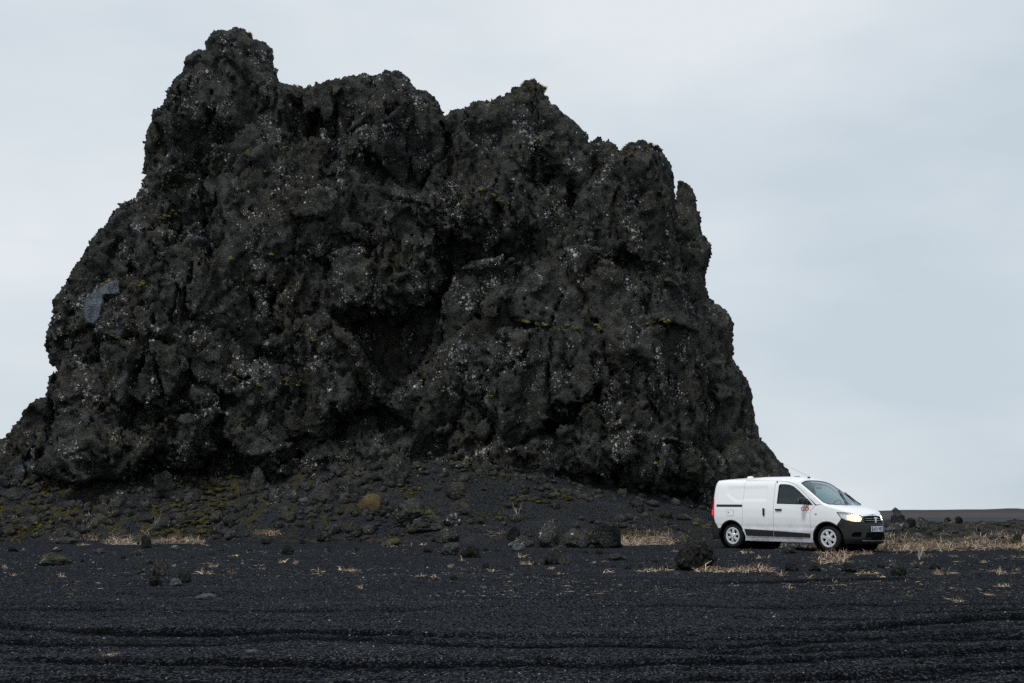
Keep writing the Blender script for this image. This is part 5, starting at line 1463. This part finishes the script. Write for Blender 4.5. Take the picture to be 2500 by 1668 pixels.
# bits of straw blown over the sand
n = 6500
y = 1 / R.uniform(1 / 38.0, 1 / 15.0, n); x = R.uniform(-0.46, 0.46, n) * y
k = R.random(n) < ss(-0.1, 0.5, vnoise(np.stack([x * 0.7, y * 0.35, 0 * x + 3], 1))); x, y = x[k], y[k]
P = np.stack([x, y, terrain(x, y) + 0.004], 1)
V, F, c = blades(P, 0.02 + 0.11 * R.random(len(x)) ** 2.5, 0.007, 77, STRAW * 0.8, 4.5, 0.12)
tag(mesh_np('straw_litter', V, F, M_STRAW, attr={'col': c}), 'bits of straw and withered stalks strewn over the sand', 'straw', kind='stuff')

# bare white stalks
def stalks(name, px, py, n, h, seed, label):
    X, Y, Z = ground_at(px, py); r_ = random.Random(seed)
    root = empty(name, (X, Y, Z)); tag(root, label, 'dead plant')
    for k in range(n):
        a = r_.uniform(0, 6.28); l = h * r_.uniform(0.5, 1.0); s = r_.uniform(0.2, 0.8)
        pts = [(0, 0, -0.02)]
        for j in (1, 2, 3): pts.append((l * s * j / 3 * math.cos(a) + r_.uniform(-.02, .02), 0.5 * l * s * j / 3 * math.sin(a), l * j / 3))
        tube('stalk', M_STALK, root, pts, 0.008, 5, 0.4)
M_STALK = simple('bleached_stalk', (0.40, 0.36, 0.31), 0.9, spec=0.1)
stalks('dead_plant', 2245, 1366, 7, 0.28, 1, 'bleached forked stalks standing in the sand right of the van')
stalks('dead_plant', 1265, 1262, 5, 0.5, 2, 'thin grey stalks on the middle scree slope')
stalks('dead_plant', 375, 1300, 3, 0.65, 3, 'tall thin straw stalks behind the left dry grass strip')
stalks('dead_plant', 210, 1300, 3, 0.55, 4, 'thin stalks left of the left dry grass strip')

# ------------------------------------------------------------------ moss and turf on the rock itself
def project(V):
    d = V - np.array([0, 0, CAMH]); f = d[:, 1] * _cp + d[:, 2] * _sp; u = -d[:, 1] * _sp + d[:, 2] * _cp
    return 1250 + FPX * d[:, 0] / f, 834 - FPX * u / f
PX, PY = project(RV)
front = RN[:, 1] < 0.35
spots = [(1590, 785, 46, 9), (1500, 795, 30, 7), (1450, 800, 26, 7), (1385, 802, 36, 9), (1330, 790, 22, 6), (1290, 778, 24, 9), (1270, 790, 20, 8), (1680, 858, 22, 9), (1648, 838, 14, 8), (1690, 790, 14, 8),
         (690, 930, 42, 10), (728, 936, 24, 8), (640, 940, 12, 5), (570, 928, 18, 6), (535, 915, 12, 5), (762, 818, 18, 12), (768, 838, 14, 8), (793, 845, 8, 14), (282, 825, 12, 16), (300, 800, 16, 10), (683, 995, 14, 5),
         (562, 610, 8, 22), (560, 640, 6, 14), (660, 615, 14, 8), (845, 370, 22, 8), (720, 360, 20, 8), (640, 380, 24, 20), (650, 400, 24, 20), (450, 300, 24, 6), (430, 520, 20, 6), (400, 530, 16, 5), (1370, 685, 18, 5),
         (1420, 680, 14, 5), (1500, 650, 18, 8), (1360, 608, 14, 8), (1060, 565, 8, 8), (880, 600, 12, 5), (840, 680, 10, 5), (1120, 968, 16, 5), (1190, 970, 14, 5), (1075, 1022, 10, 4), (1530, 865, 14, 6), (1400, 880, 12, 5),
         (335, 690, 20, 8), (255, 690, 18, 6), (180, 740, 14, 8), (420, 620, 24, 14), (400, 670, 22, 10), (1180, 470, 36, 12), (1240, 490, 26, 8), (1610, 1130, 10, 8), (1735, 1075, 12, 6)]
pts = []
for sx_, sy_, rx, ry in spots:
    e = ((PX - sx_) / rx) ** 2 + ((PY - sy_) / ry) ** 2
    c = np.where((e < 1) & front)[0]
    if len(c) == 0: continue
    # only what faces the camera first
    c = c[RV[c, 1] < RV[c, 1].min() + 1.5]
    wgt = np.clip(RN[c, 2] + 0.25, 0.02, 1) ** 2.5
    m = min(len(c), int(14 + rx * ry * 0.40))
    pts.append(c[R.choice(len(c), m, p=wgt / wgt.sum())])
pts = np.concatenate(pts)
S = R.uniform(0.03, 0.09, len(pts))
P = RV[pts] + RN[pts] * 0.01
mm_ = scatter_mesh('ledge_moss', P, S, 1, M_MOSS2, flat=0.6, seed=9, smooth=True, parent=rock)
mm_.matrix_parent_inverse = PI_OFF; mm_['kind'] = 'stuff'
# tufts of withered grass on ledges
c = np.where((RN[:, 2] > 0.45) & front & (RV[:, 2] > 2.5) & (vnoise(RV * 0.45 + 5) > 0.0))[0]
c = c[R.integers(0, len(c), 5200)]
V, F, col = blades(RV[c], R.uniform(0.05, 0.20, len(c)), 0.013, 88, STRAW * 0.55, 1.4, 0.35)
o = mesh_np('ledge_grass', V, F, M_STRAW, rock, attr={'col': col}); o.matrix_parent_inverse = PI_OFF; o['kind'] = 'stuff'
# turf caps on the three summits
for cx_, cy_, rx, ry, pal in ((584, 84, 30, 15, STRAW * 0.6), (1304, 214, 30, 22, np.array([(0.11, 0.10, 0.03), (0.20, 0.15, 0.07), (0.14, 0.12, 0.045)])), (1565, 368, 45, 16, STRAW * 0.5)):
    c = np.where((((PX - cx_) / rx) ** 2 + ((PY - cy_) / ry) ** 2 < 1) & (RN[:, 2] > -0.1))[0]
    if len(c) == 0: continue
    c = c[vnoise(RV[c] * 1.8 + 4) > -0.5]; c = c[R.integers(0, len(c), 3600)]
    V, F, col = blades(RV[c], R.uniform(0.07, 0.20, len(c)), 0.016, int(cx_), pal, 1.7, 0.2)
    o = mesh_np('turf_cap', V, F, M_STRAW, rock, attr={'col': col}); o.matrix_parent_inverse = PI_OFF; o['kind'] = 'stuff'
